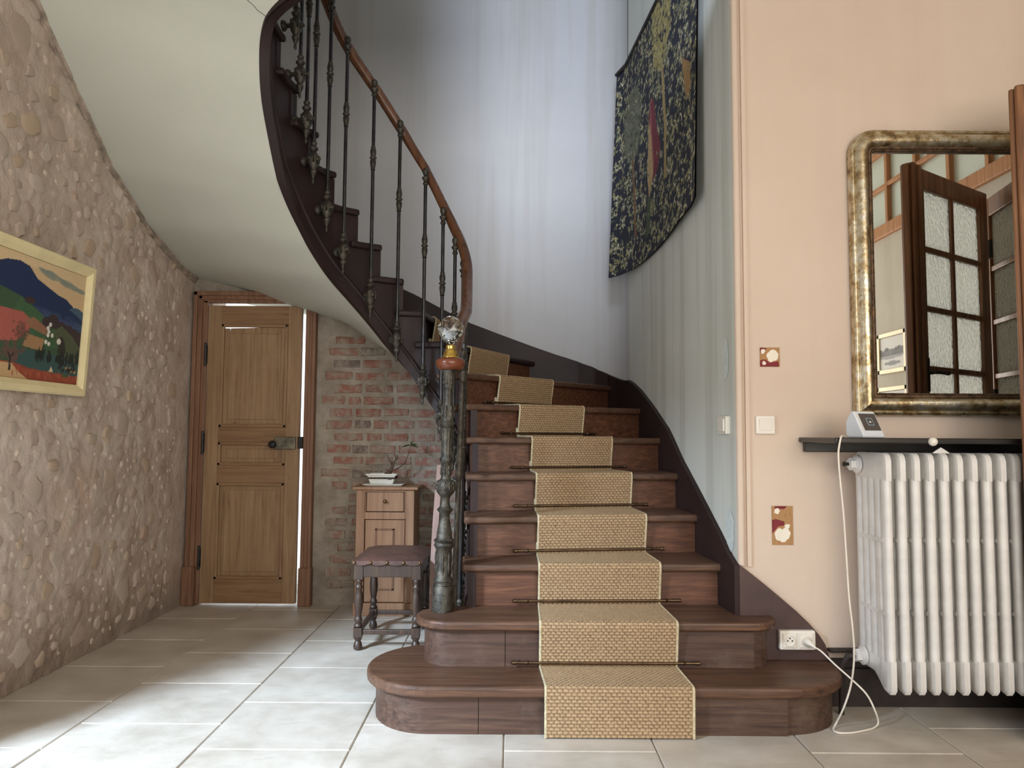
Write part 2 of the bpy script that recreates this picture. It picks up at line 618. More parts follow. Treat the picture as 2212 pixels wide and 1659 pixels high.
# ================================================================ plan of the stairs
RISE = 0.18
WELL = {2: (-.212, 3.02), 3: (-.212, 3.25), 4: (-.215, 3.44), 5: (-.225, 3.68), 6: (-.235, 3.90), 7: (-.25, 4.07), 8: (-.30, 4.17),
        9: (-.39, 4.22), 10: (-.51, 4.235), 11: (-.62, 4.23), 12: (-.735, 4.17), 13: (-.85, 4.10), 14: (-.96, 4.01), 15: (-1.035, 3.91),
        16: (-1.10, 3.78), 17: (-1.13, 3.6), 18: (-1.13, 3.42), 19: (-1.08, 3.31), 20: (-.95, 3.25), 21: (-.75, 3.24), 22: (-.55, 3.24)}
OUT = {3: (.927, 3.30), 4: (.902, 3.60), 5: (.876, 3.90), 6: (.85, 4.22), 7: (.815, 4.65), 8: (.745, 5.30), 9: (.175, 5.40), 10: (-.35, 5.40),
       11: (-.85, 5.40), 12: (-1.35, 5.40), 13: (-1.95, 5.40), 14: (-2.09, 4.7), 15: (-2.09, 4.2), 16: (-2.09, 3.8), 17: (-2.09, 3.48), 18: (-2.09, 3.2)}
WX, WZ = -2.09, 4.88        # left wall plane, brick wall plane
CEIL = 3.06


def well(u, off=0.0):
    i = int(min(max(math.floor(u), 2), 21))
    t = u - i
    g = lambda k: np.array(WELL[min(max(k, 2), 22)], float)
    a, b, c, d = g(i - 1), g(i), g(i + 1), g(i + 2)
    p = .5 * (2 * b + (c - a) * t + (2 * a - 5 * b + 4 * c - d) * t * t + (3 * b - 3 * c + d - a) * t ** 3)
    if off:
        q = well(min(u + .05, 22)) - well(max(u - .05, 2))
        q /= np.linalg.norm(q)
        p = p + np.array((-q[1], q[0])) * off      # positive = into the well
    return p


def lerp_tab(tab, u):
    ks = sorted(tab)
    return float(np.interp(u, ks, [tab[k] for k in ks]))


STR_BOT = {2.4: 0.02, 3: .10, 5: .46, 9: 1.155, 9.3: 1.211, 10.08: 1.352, 11.28: 1.544, 12.14: 1.67, 12.8: 1.768, 13.44: 1.859, 14.26: 1.972,
           15.18: 2.098, 15.72: 2.197, 16.62: 2.358, 17.3: 2.545, 17.74: 2.66, 18.38: 2.85, 19: 2.955, 20: 3.03, 21: 3.10, 22: 3.12}
SOF_OUT = {3: .12, 6: .66, 8: 1.02, 9: 1.22, 10: 1.42, 11: 1.64, 12: 1.93, 13: 2.03, 14: 2.13, 15: 2.275, 16: 2.466, 17: 2.70, 18: 2.915, 18.6: 3.02}

# ================================================================ floor
fl = struct(MB().box(-2.6, 3.1, -2.3, 5.6, -0.10, -0.008).build('floor', 'grout'), 'pale limestone tiled floor')
tw, td, gap = .533, .4575, .0042
tile_src = []
for k in range(3):
    b = MB().box(-tw / 2 + gap / 2, tw / 2 - gap / 2, -td / 2 + gap / 2, td / 2 - gap / 2, -0.02, 0.0)
    tile_src.append(b.build('tile', 'limestone', bevel=0.003, seg=1))
half_src = None
cols = range(-1, 9)
for c in cols:
    x = -1.62 + tw * c + tw / 2 - tw
    off = 2.678 if c % 2 == 0 else 2.905
    j = -11
    while True:
        y = off + j * td + td / 2
        if y - td / 2 > 4.9:
            break
        if y + td / 2 > -2.2 and x - tw / 2 < 3.0:
            s_ = random.choice(tile_src)
            inst(s_, (x, y, random.uniform(-.0012, .0006)), (random.uniform(-.001, .001), random.uniform(-.001, .001), 0), parent=fl)
        j += 1
done(*tile_src)
struct(MB().box(-6, 3, 5.6, 12, -0.12, -0.02).build('ground_outside', 'ground'), 'sunlit ground outside the cellar door')

# ================================================================ left wall of limewashed rubble
DO = (0.55, 2.12, 2.25)                       # garden doorway: y0, y1, height


def wall_rough(y, z):
    p = Vector((0, y * 3.1, z * 3.1))
    a = mnoise.fractal(p, 1.0, 2.0, 4) * 0.010 + mnoise.fractal(Vector((3, y * 14, z * 14)), 0.8, 2.0, 3) * 0.004
    d = mnoise.voronoi(Vector((0, y * 12 + 1.3 * mnoise.noise(Vector((5, y * 6, z * 6))), z * 13 + 1.3 * mnoise.noise(Vector((9, y * 6, z * 6))))))[0]
    a += 0.013 * min(1.0, max(0.0, (d[1] - d[0]) * 1.7)) * (0.45 + 0.55 * mnoise.noise(Vector((1, y * 2.2, z * 2.2)))) - 0.003
    k = min(1, max(0, (4.72 - y) / 0.35))
    return a * k


mb = MB()
ny, nz = 230, 230
Y0, Y1, Z1 = 2.12, 5.42, 3.3
mb.grid([[(WX + wall_rough(Y0 + (Y1 - Y0) * i / ny, Z1 * j / nz), Y0 + (Y1 - Y0) * i / ny, Z1 * j / nz) for i in range(ny + 1)] for j in range(nz + 1)])
mb.box(WX - .12, WX - .03, Y0, Y1, 0, Z1)
mb.box(WX - .12, WX, Y0 - .001, Y1, Z1, 5.6)
mb.box(WX - .12, WX, -2.2, DO[0], 0, 5.6)
mb.box(WX - .12, WX, DO[0], DO[1], DO[2], 5.6)
wl = struct(mb.build('wall_left', 'rubble_plaster', smooth=40), 'old rubble stone wall with limewash')
stone_src = []
rs = random.Random(11)
for k in range(14):
    n = rs.randint(7, 10)
    ang = sorted(2 * PI * (i + rs.uniform(-.3, .3)) / n for i in range(n))
    rad = [rs.uniform(.58, 1.18) for _ in range(n)]
    rings = [(1.0, -0.35), (0.92, 0.22), (0.72, 0.38)]
    vs, fs = [], []
    for (s_, h_) in rings:
        for a, r_ in zip(ang, rad):
            vs.append((h_ + rs.uniform(-.05, .05) * (h_ > 0), r_ * s_ * math.cos(a), r_ * s_ * math.sin(a)))
    vs.append((0.46 + rs.uniform(-.06, .05), rs.uniform(-.15, .15), rs.uniform(-.15, .15)))
    for j in range(2):
        for i in range(n):
            q = (i + 1) % n
            fs.append((j * n + i, j * n + q, (j + 1) * n + q, (j + 1) * n + i))
    for i in range(n):
        fs.append((2 * n + i, 2 * n + (i + 1) % n, 3 * n))
    stone_src.append(MB().add(vs, fs).build('stone', 'stone', smooth=42))
placed = []
tries = 0
while len(placed) < 290 and tries < 30000:
    tries += 1
    y = rs.uniform(2.7, 4.62)
    z = rs.uniform(0.08, 3.0)
    if z > 2.95 - (y - 3.14) * 0.62 + (0.1 if y > 4.2 else 0):
        continue
    ry = rs.choice([.028, .034, .04, .046, .054, .064, .078]) * (1 if tries < 9000 else .7)
    rz_ = ry * rs.uniform(.75, 1.25)
    if any((y - a) ** 2 / (ry + c + .006) ** 2 + (z - b) ** 2 / (rz_ + d + .006) ** 2 < 1 for a, b, c, d in placed):
        continue
    placed.append((y, z, ry, rz_))
    s_ = rs.choice(stone_src)
    inst(s_, (WX + wall_rough(y, z) - .0005, y, z), (rs.uniform(0, 6.28), 0, 0), (rs.uniform(.012, .030), ry, rz_), parent=wl)
done(*stone_src)
# the many smaller chips of stone showing through the limewash
mb = MB()
n_small = 0
for tries in range(26000):
    y, z = rs.uniform(2.7, 4.66), rs.uniform(0.04, 3.0)
    if z > 2.95 - (y - 3.14) * 0.62 + (0.1 if y > 4.2 else 0):
        continue
    ry = rs.uniform(.012, .024)
    if any((y - a) ** 2 / (ry + c) ** 2 + (z - b) ** 2 / (ry + d) ** 2 < 1 for a, b, c, d in placed):
        continue
    placed.append((y, z, ry, ry))
    n_small += 1
    src = rs.choice(stone_src).data
    ca, sa = math.cos(rs.uniform(0, 6.28)), math.sin(rs.uniform(0, 6.28))
    th, x0 = rs.uniform(.006, .014), WX + wall_rough(y, z) - .0005
    mb.add([(x0 + v.co.x * th, y + v.co.y * ry, z + v.co.z * ry * rs.uniform(.9, 1.1)) for v in src.vertices], [tuple(p.vertices) for p in src.polygons])
    if n_small > 300:
        break
chips = mb.build('stone_chips', 'stone', wl, smooth=42)
chips['kind'] = 'stuff'

# ================================================================ brick wall under the stairs, with the cellar door
DX0, DX1, DTOP = -1.985, -1.352, 1.935         # clear opening
pts = [(-0.05, 0.9), (-0.4, 1.22), (-.62, 1.46), (-.84, 1.655), (-1.05, 1.80), (-1.36, 1.92), (-1.575, 2.01), (-2.0, 2.105), (WX, 2.12)]
top = [(x, z + .035) for x, z in pts]
poly = [(1.2, 0.0), (1.2, 0.5)] + top
mb = MB()
mb.extr([(x, WZ, z) for x, z in [(DX1 + .03, 0), (1.1, 0), (1.1, .5)] + [p for p in top if p[0] > DX1 + .03] + [(DX1 + .03, 1.955)]], (0, .12, 0))
mb.extr([(x, WZ, z) for x, z in [(WX - .02, DTOP + .05), (DX1 + .03, DTOP + .05), (DX1 + .03, 1.99), (-1.36, 1.99), (-1.575, 2.045), (-2.0, 2.14), (WX - .02, 2.16)]], (0, .12, 0))
mb.box(WX - .02, DX0 - .03, WZ, WZ + .12, 0, DTOP + .02)
wb = struct(mb.build('wall_back', 'mortar'), 'plastered brick wall under the stairs')
brick_src = []
for k in range(9):
    L, hh, d = .184, .052, .010
    n = 5
    vs = []
    for s_, dy in ((1.0, 0.006), (1.0, -d * .45), (.95, -d)):
        ring = []
        for i in range(n):
            ring.append((-L / 2 + L * i / (n - 1), hh / 2))
        ring += [(L / 2, 0)]
        for i in range(n):
            ring.append((L / 2 - L * i / (n - 1), -hh / 2))
        ring += [(-L / 2, 0)]
        for x, z in ring:
            vs.append(((x + rs.uniform(-.004, .004)) * s_, dy + rs.uniform(-.0012, .0012), (z + rs.uniform(-.0035, .0035)) * (s_ if s_ == 1 else .86)))
    m_ = 2 * n + 2
    fs = [(j * m_ + i, j * m_ + (i + 1) % m_, (j + 1) * m_ + (i + 1) % m_, (j + 1) * m_ + i) for j in range(2) for i in range(m_)]
    fs.append(tuple(2 * m_ + i for i in range(m_)))
    brick_src.append(MB().add(vs, fs).build('brick', 'brick', smooth=50))
for r in range(-16, 9):
    z = 1.31 + r * .0785
    if z < .1:
        continue
    x = -1.17 + (0 if r % 2 else -.045) + rs.uniform(-.02, .02)
    while x < -.05:
        L = rs.uniform(.78, 1.08)
        if rs.random() < .18:
            L *= .55
        cx = x + .091 * L
        lim = float(np.interp(-cx, [-p[0] for p in pts], [p[1] for p in pts])) - .07
        if z < lim and not (cx < -1.13 and rs.random() < .4):
            inst(rs.choice(brick_src), (cx, WZ + .004 + rs.uniform(-.002, .003), z + rs.uniform(-.005, .005)), (0, rs.uniform(-.015, .015), 0), (L, 1, rs.uniform(.88, 1.06)), parent=wb)
        x += .182 * L + rs.uniform(.014, .03)
done(*brick_src)

# ================================================================ stairwell walls, hall walls, ceiling
# side wall of the stairs, from the hall corner to the crease
A, B = (.942, 3.16), (.785, 4.99)
mb = MB()
mb.extr([(A[0], A[1], 0), (B[0], B[1], 0), (B[0] + .12, B[1] + .05, 0), (A[0] + .10, A[1] + .10, 0), (A[0] + .02, A[1] + .02, 0)], (0, 0, 5.6))
wsr = struct(mb.build('wall_stair_right', 'side_paint'), 'grey green painted side wall of the stairs')
# back wall with its rounded corner
BACK = [(.785, 4.99), (.775, 5.10), (.745, 5.21), (.69, 5.30), (.60, 5.36), (.47, 5.392), (.30, 5.40), (.0, 5.402), (-.6, 5.405), (-1.3, 5.405), (-2.2, 5.405)]
mb = MB()
mb.grid([[(x, y, z) for x, y in BACK] for z in np.linspace(2.28, 5.6, 12)])
mb.grid([[(x + .1, y + .12, z) for x, y in BACK] for z in (2.28, 5.6)])
mb.grid([[(x, y, z) for x, y in BACK if x > -1.0] + [(-1.0, 5.405, z)] for z in np.linspace(0, 2.28, 6)])
mb.grid([[(x + .1, y + .12, z) for x, y in BACK if x > -1.0] + [(-1.0, 5.525, z)] for z in (0, 2.28)])
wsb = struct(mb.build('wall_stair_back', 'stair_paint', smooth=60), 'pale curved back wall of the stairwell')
# peach hall wall with radiator
wr = struct(MB().box(.942, 3.02, 3.16, 3.28, 0, 3.5).build('wall_right', 'pink_paint'), 'peach painted hall wall')
# corner bead on the edge of the peach wall
mb = MB()
mb.tube([(.958, 3.158, z) for z in (.56, 1.2, 2.0, CEIL)], .016, 10)
mb.box(.982, .998, 3.150, 3.162, .555, CEIL)
struct(mb.build('trim_1', 'pink_paint', smooth=60), 'rounded plaster bead on the wall corner')
# wall on the entrance side, transom band above
we = struct(MB().box(3.0, 3.12, -2.3, 3.28, 0, 2.70).box(3.0, 3.12, -2.3, 3.28, 3.40, 3.5).build('wall_entrance', 'grey_plaster'), 'grey plaster wall on the entrance side')
mb = MB()
mb.box(2.965, 3.05, -2.3, 3.16, 2.70, 2.80).box(2.972, 3.045, -2.3, 3.16, 3.09, 3.125).box(2.965, 3.05, -2.3, 3.16, 3.38, 3.42)
tr = struct(mb.build('trim_2', 'partition', bevel=.006), 'light brown wooden transom band')
k = 0
y = -2.1
while y < 3.1:
    MB().box(2.97, 3.045, y - .02, y + .02, 2.79, 3.39).build('mullion', 'partition', tr, bevel=.004)
    MB().box(3.005, 3.012, y + .02, y + .40, 2.80, 3.09).build('pane', 'pale_glass', tr)
    MB().box(3.005, 3.012, y + .02, y + .40, 3.125, 3.38).build('pane', 'pale_glass', tr)
    y += .42
# front wall behind the camera with a wide window
mb = MB()
mb.box(-2.2, -.75, -2.3, -2.2, 0, CEIL).box(1.95, 3.12, -2.3, -2.2, 0, 3.5).box(-.75, 1.95, -2.3, -2.2, 0, .6).box(-.75, 1.95, -2.3, -2.2, 2.85, 3.5)
struct(mb.build('wall_front', 'grey_plaster'), 'grey plaster wall behind the hall')
wn = struct(empty('window_1', (.6, -2.25, .6)), 'wide brown wooden window of the front room')
for x in (-.75, .12, 1.02, 1.89):
    MB().box(x, x + .06, -2.28, -2.22, .6, 2.85).build('window_frame', 'partition', wn, bevel=.005)
for z in (.6, 1.7, 2.79):
    MB().box(-.75, 1.95, -2.275, -2.225, z, z + .06).build('window_rail', 'partition', wn, bevel=.005)
# ceiling of the hall and shell of the floor above
mb = MB()
mb.extr([(x, y, CEIL) for x, y in [(WX, -2.3), (1.0, -2.3), (1.0, 3.158), (.94, 3.158), (.94, 3.20), (-.55, 3.20), (-.93, 3.21), (-1.04, 3.26), (-1.06, 3.30), (WX, 2.98)]], (0, 0, .12))
mb.box(1.0, 3.12, -2.3, 3.158, 3.5, 3.6).box(1.0, 1.06, -2.3, 3.158, CEIL, 3.5)
struct(mb.build('ceiling', 'white_paint'), 'white ceiling of the hall')
mb = MB()
mb.box(WX - .1, 1.1, .4, 5.6, 5.6, 5.7)
struct(mb.build('ceiling_upstairs', 'white_paint'), 'white ceiling over the stairwell')
mb = MB().box(.94, 1.0, .4, 3.158, 3.18, 5.6).box(.95, 1.06, 3.2, 3.26, 3.5, 5.6)
mb.box(-1.05, -.07, 2.95, 3.05, 3.18, 5.6)  # added unseen partition, keeps the window light off the left back wall
mb.box(WX, 1.06, .35, .45, 3.18, 3.55).box(WX, 1.06, .35, .45, 5.3, 5.6).box(WX, .0, .35, .45, 3.5, 5.35)
struct(mb.build('wall_upstairs_blocker', 'grey_plaster'), 'pale wall of the floor above with an added light blocking partition')

# ---- patches where the peach paint is stripped down to old wallpaper
rp = np.random.RandomState(4)


def patch(x0, x1, z0, z1, blobs, label, ragged):
    cv = Canvas(44, int(44 * (z1 - z0) / (x1 - x0)), (178, 136, 92))
    for _ in range(260):
        cv.ell(rp.rand(), rp.rand(), .03, .03, 0, (170 + rp.randint(-14, 14), 128 + rp.randint(-12, 12), 84), .5)
    for b in ragged:
        cv.poly(b, (110, 34, 42))
        cv.poly([(x * .9 + .03, y * .94 + .02) for x, y in b], (146, 62, 66), .5)
    for cx, cy, r_ in blobs:
        for _ in range(26):
            a = rp.rand() * 6.28
            d = rp.rand() * r_ * .62
            cv.ell(cx + d * math.cos(a), cy + d * math.sin(a) * (x1 - x0) / (z1 - z0), r_ * .5, r_ * .5 * (x1 - x0) / (z1 - z0), 0, (240, 232, 214))
    o = cv.build('stripped_patch', lambda s, t: (x0 + (x1 - x0) * s, 3.1575 - .001 * math.sin(9 * s) * math.sin(7 * t), z0 + (z1 - z0) * t), 'wallpaper', wr)
    o['label'] = label
    return o


patch(1.047, 1.133, 1.386, 1.470, [(.62, .55, .30), (.22, .2, .1), (.17, .8, .12)],
      'square stripped patch with old paper and white filler', [[(0, .02), (.95, .02), (.9, .3), (.5, .22), (.3, .38), (.02, .36)], [(.02, .72), (.3, .75), (.34, .96), (.02, .97)]])
patch(1.086, 1.176, .642, .805, [(.5, .27, .34), (.72, .48, .12), (.26, .86, .13)],
      'tall stripped patch with old paper and white filler', [[(.03, .30), (.3, .48), (.6, .5), (.58, .6), (.2, .66), (.03, .64)], [(.15, .93), (.6, .93), (.72, .99), (.15, .99)]])


def side(y, z, out=0.0):
    x = A[0] + (B[0] - A[0]) * (y - A[1]) / (B[1] - A[1])
    return Vector((x - out, y - out * .086, z))


for (y0, y1, z0, z1, lab) in ((3.225, 3.305, 1.345, 1.52, 'narrow patch of white filler above the light switch'), (3.19, 3.285, .60, .78, 'patch of white filler low on the wall')):
    n = 22
    l_, r_ = [], []
    for i in range(n + 1):
        t = i / n
        w = .5 * (1 - .75 * abs(2 * t - 1) ** 4) * (y1 - y0)
        yc = (y0 + y1) / 2
        l_.append(side(yc - w + rp.uniform(-.006, .006), z0 + (z1 - z0) * t, .002))
        r_.append(side(yc + w * .8 + rp.uniform(-.006, .006), z0 + (z1 - z0) * t, .002))
    o = MB().grid([[a, (a + b) / 2 + Vector((-.0015, 0, 0)), b] for a, b in zip(l_, r_)]).build('filler_patch', 'plaster_patch', wsr, smooth=60)
    o['label'] = lab

# ---- dark skirting of the hall wall
mb = MB()
sk = [(.942, .18), (.942, .566), (1.044, .487), (1.11, .432), (1.175, .377), (1.225, .330), (1.268, .281), (1.292, .243), (1.305, .20), (1.308, .18)]
mb.extr([(x, 3.135, z) for x, z in sk], (0, .03, 0))
struct(mb.build('baseboard_stair', 'skirt', bevel=.003), 'dark brown curved skirting beside the lowest steps')
mb = MB()
mb.box(1.306, 3.0, 3.125, 3.165, 0, .15).box(1.306, 3.0, 3.14, 3.165, .15, .185).box(1.306, 3.0, 3.12, 3.165, .215, .226)
struct(mb.build('baseboard_right', 'black_wood', bevel=.003), 'dark skirting board behind the radiator')
# corner of the side wall below the string: dark painted edge
mb = MB()
mb.extr([side(3.16, .36, .004), side(3.16, .565, .004), side(3.64, .855, .004), side(3.64, .36, .004)], (0.02, 0, 0))

# ---- weathered cornice strip between rubble wall and soffit
rows = []
path = [(3.02, 3.05), (3.139, 2.964), (3.3, 2.835), (3.472, 2.706), (3.63, 2.585), (3.802, 2.466), (4.02, 2.355), (4.272, 2.254), (4.55, 2.165), (4.80, 2.11), (4.875, 2.10)]
ys = np.linspace(3.02, 4.87, 90)
for y in ys:
    z = float(np.interp(y, [p[0] for p in path], [p[1] for p in path]))
    j = lambda a: rs.uniform(-a, a)
    rows.append([(WX + .000, y, z - .030 + j(.007)), (WX + .014 + j(.003), y, z - .028 + j(.004)), (WX + .016 + j(.002), y, z - .018 + j(.003)), (WX + .006, y, z - .013),
                 (WX + .018 + j(.002), y, z - .009), (WX + .024 + j(.002), y, z - .002 + j(.002)), (WX + .026, y, z + .012)])
struct(MB().grid(rows).build('trim_3', 'trim_weathered', smooth=40), 'crumbling plaster cornice along the stair soffit')

# ================================================================ cellar door
dr = struct(empty('door_1', (-1.67, WZ, 0)), 'old stripped pine door with three panels')
YF = 4.842
# moulded frame
for nm, x0, x1, flip in (('jamb', DX0 - .088, DX0, 1), ('jamb', DX1 + .006, DX1 + .078, -1)):
    mb = MB()
    w = x1 - x0
    if flip == 1:
        mb.box(x0, x0 + w * .30, 4.825, WZ + .05, 0, 2.012).box(x0 + w * .28, x0 + w * .62, 4.837, WZ + .05, 0, 1.99).box(x0 + w * .60, x1, 4.848, WZ + .05, 0, 1.955)
    else:
        mb.box(x1 - w * .30, x1, 4.825, WZ + .05, 0, 1.94).box(x1 - w * .62, x1 - w * .28, 4.837, WZ + .05, 0, 1.95).box(x0, x1 - w * .60, 4.848, WZ + .05, 0, 1.955)
    mb.build(nm, 'frame_pine', dr, bevel=.004)
mb = MB()
mb.box(DX0 - .088, -1.50, 4.825, WZ + .05, 1.985, 2.014).box(DX0 - .06, -1.42, 4.837, WZ + .05, 1.962, 1.988).box(DX0 - .03, DX1 + .03, 4.848, WZ - .01, 1.938, 1.965)
mb.build('head', 'frame_pine', dr, bevel=.004)
MB().box(DX0 - .104, DX0 - .022, 4.818, WZ + .04, 0, .245).build('plinth_block', 'frame_pine', dr, bevel=.006)
MB().box(DX1 + .004, DX1 + .084, 4.818, WZ + .04, 0, .24).build('plinth_block', 'frame_pine', dr, bevel=.006)
# leaf
LX0, LX1, LZ0, LZ1 = -1.979, -1.3690, .014, 1.921
leaf = empty('leaf', (LX0, YF, LZ0), 0, dr)
sw = .088
MB().box(LX0, LX0 + sw, YF, YF + .036, LZ0, LZ1).build('stile', 'pine', leaf, bevel=.003)
MB().box(LX1 - sw, LX1, YF, YF + .036, LZ0, LZ1).build('stile', 'pine', leaf, bevel=.003)
rails = [(LZ0, .165), (.775, .885), (1.035, 1.13), (1.80, LZ1)]
for z0, z1 in rails:
    MB().box(LX0 + sw, LX1 - sw, YF + .0005, YF + .0355, z0, z1).build('rail', 'pine_x', leaf, bevel=.003)
for (z0, z1), nm in zip([(.165, .775), (.885, 1.035), (1.13, 1.80)], range(3)):
    x0, x1 = LX0 + sw, LX1 - sw
    # raised moulding around the panel
    for (a0, a1, b0, b1) in ((x0, x0 + .02, z0, z1), (x1 - .02, x1, z0, z1)):
        MB().box(a0, a1, YF - .004, YF + .02, b0, b1).build('moulding', 'pine', leaf, bevel=.004)
    MB().box(x0, x1, YF - .004, YF + .02, z0, z0 + .02).build('moulding', 'pine_x', leaf, bevel=.004)
    MB().box(x0, x1, YF - .004, YF + .02, z1 - .02, z1).build('moulding', 'pine_x', leaf, bevel=.004)
    cut = 0.0
    if nm == 2:
        # shrunken top panel: daylight shows through the slit at its upper edge
        zt = z1 - .004
        mb = MB()
        xs_ = x0 + .052
        mb.extr([(x, YF + .014, z) for x, z in ((x0 - .004, z0), (xs_ - .0005, z0), (xs_ - .0022, zt - .16), (xs_ - .004, zt - .022), (x0 - .004, zt - .022))], (0, .012, 0))
        mb.extr([(x, YF + .014, z) for x, z in ((xs_ - .0003, z0), (x1, z0), (x1, z1 - .01), (x0 + .25, zt - .016), (xs_ + .002, zt - .022), (xs_, zt - .05), (xs_ - .0005, zt - .16))], (0, .012, 0))
        mb.build('panel', 'pine', leaf)
        MB().box(x0 + .05, x1 - .05, YF + .008, YF + .016, z0 + .05, z1 - .06).build('panel_field', 'pine', leaf, bevel=.005)
    else:
        MB().box(x0, x1, YF + .014, YF + .026, z0, z1).build('panel', 'pine', leaf)
        MB().box(x0 + .05, x1 - .05, YF + .008, YF + .016, z0 + .045, z1 - .045).build('panel_field', 'pine', leaf, bevel=.005)
# ironmongery
lk = MB().box(-1.521, -1.388, YF - .020, YF + .001, .990, 1.070).build('lock_case', 'lock', dr, bevel=.004)
lk['label'] = 'tarnished steel rim lock'
Rk = Matrix.Rotation(PI / 2, 4, 'X')
MB().lathe([(.007, 0), (.008, .022), (.018, .028), (.024, .038), (.025, .05), (.018, .06), (.004, .063)], (-1.521, YF - .016, 1.022), 16, Rk).build('knob', 'blackiron', dr, smooth=50)
MB().box(-1.374, -1.343, 4.826, 4.86, .995, 1.072).build('keeper', 'blackiron', dr, bevel=.003)
for z in (.30, 1.03, 1.60):
    mb = MB().tube([(LX0 - .008, YF - .006, z - .075), (LX0 - .008, YF - .006, z + .075)], .008, 8)
    mb.box(LX0 - .002, LX0 + .004, YF - .002, YF + .002, z - .06, z + .06)
    mb.build('hinge', 'blackiron', dr, smooth=40)


# ================================================================ staircase
st = empty('staircase', (.35, 2.8, 0))
tag(st, 'curving dark oak staircase with cut string and plaster soffit', 'staircase')
TH = .036


def V2(p):
    return np.array(p, float)


def nose(i):
    return V2(well(i)), V2(OUT[i])


def backdir(i):
    a, b = nose(i)
    d = (b - a) / np.linalg.norm(b - a)
    return np.array((-d[1], d[0]))


def arc(cx, cy, rx, ry, a0, a1, n=12):
    return [(cx + rx * math.cos(math.radians(a0 + (a1 - a0) * i / n)), cy + ry * math.sin(math.radians(a0 + (a1 - a0) * i / n))) for i in range(n + 1)]


# two lowest curtail steps: outline from the wall round the front to the left end
def outline1(e):
    left = arc(-.305, 3.07, .262 - e, .285 - e, 270, 110, 18)
    right = arc(1.02, 3.075, .285 - e, .28 - e, 360, 270, 10)
    return [(1.305 - e, 3.16)] + right + left + [(-.3, 3.36 - e), (-.1, 3.36 - e), (.9, 3.30)]


def outline2(e):
    left = arc(-.235, 3.135, .150 - e, .140 - e, 270, 110, 14)
    right = arc(.965, 3.12, .11 - e, .11 - e, 350, 270, 8)
    return [(1.075 - e, 3.15)] + right + left + [(-.22, 3.29), (.0, 3.34), (.93, 3.36)]


treads = {}
treads[1] = MB().prism(outline1(0), RISE - .042, RISE).build('tread', 'tread', st, bevel=.011, seg=3)
treads[2] = MB().prism(outline2(0), 2 * RISE - TH, 2 * RISE).build('tread', 'tread', st, bevel=.010, seg=3)


def riser_strip(pts, z0, z1, nm, mat):
    rows = [[(x, y, z0) for x, y in pts], [(x, y, z1) for x, y in pts]]
    ins = [(x, y + .02) for x, y in pts]
    mb = MB().grid(rows)
    mb.grid([[(x, y + .016, z0) for x, y in pts], [(x, y + .016, z1) for x, y in pts]])
    return mb.build(nm, mat, st, smooth=30)


def seg_between(pl, xa, xb, ymax=None):
    return [p for p in pl if xa <= p[0] <= xb and (ymax is None or p[1] <= ymax)]


for i, fn, e, j1, mat in ((1, outline1, .036, -.115, 'riser_worn'), (2, outline2, .034, -.02, 'riser_worn')):
    o = fn(e)
    n_r = 11 if i == 1 else 9
    n_l = 19 if i == 1 else 15
    right = o[:1 + n_r]
    left = o[1 + n_r:1 + n_r + n_l]
    yf = left[0][1]
    z0, z1 = RISE * (i - 1), RISE * i - .040
    riser_strip(right, z0, z1, 'riser', mat)
    riser_strip([(right[-1][0] - .001, yf), (j1 + .0012, yf)], z0, z1, 'riser', mat)
    riser_strip([(j1 - .0012, yf - .001)] + left, z0, z1, 'riser', mat)

for i in range(3, 18):
    a, b = nose(i)
    a2, b2 = nose(i + 1)
    bk2 = backdir(i + 1)
    poly = [tuple(a), tuple(b)]
    if i == 7:
        poly.append((.79, 4.99))
    if i == 8:
        poly += [(.69, 5.31), (.5, 5.39)]
    if i == 13:
        poly.append((-2.09, 5.40))
    poly += [tuple(b2 + bk2 * .05), tuple(a2 + bk2 * .05)]
    for t in (.75, .5, .25):
        poly.append(tuple(well(i + t)))
    z = RISE * i
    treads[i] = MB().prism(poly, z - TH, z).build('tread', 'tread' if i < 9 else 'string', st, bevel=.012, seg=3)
    bk = backdir(i)
    d = (b - a) / np.linalg.norm(b - a)
    p, q = a + bk * .036 + d * .034, b + bk * .036
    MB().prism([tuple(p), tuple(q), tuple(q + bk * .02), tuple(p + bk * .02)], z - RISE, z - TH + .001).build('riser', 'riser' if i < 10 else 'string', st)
# first riser of the flight stands on tread two; top landing
a, b = nose(18)
MB().prism([tuple(a), (-2.09, 3.2), (-2.09, 2.9), (-1.12, 2.9)], 3.24 - TH, 3.24).build('tread', 'tread', st, bevel=.01)
bk = backdir(18)
MB().prism([tuple(a + bk * .036), tuple(b + bk * .036), tuple(b + bk * .056), tuple(a + bk * .056)], 3.06, 3.205).build('riser', 'riser', st)

# ---- cut outer string, following the well
OFFS = -.028
rows_o, rows_i = [], []
us = []
for i in range(3, 18):
    us += list(np.linspace(i + .02, i + .98, 9))
mb = MB()
for i in range(2, 22):
    u0 = i if i > 2 else 2.45
    uu = np.linspace(u0, i + 1, 9)
    o_, n_ = [], []
    for u in uu:
        lo = lerp_tab(STR_BOT, u)
        hi = RISE * i - TH + .002 if i < 18 else 3.24
        hi = max(hi, lo + .01)
        p = well(u, OFFS)
        q = well(u, OFFS - .034)
        o_.append(((p[0], p[1], lo), (p[0], p[1], hi)))
        n_.append(((q[0], q[1], lo), (q[0], q[1], hi)))
    mb.grid([[a for a, b in o_], [b for a, b in o_], [b for a, b in n_], [a for a, b in n_]], close=True)
    # close the end where the string steps up
    for k in (0, -1):
        mb.add([o_[k][0], o_[k][1], n_[k][1], n_[k][0]], [(0, 1, 2, 3)])
mb.build('outer_string', 'string', st, smooth=40)
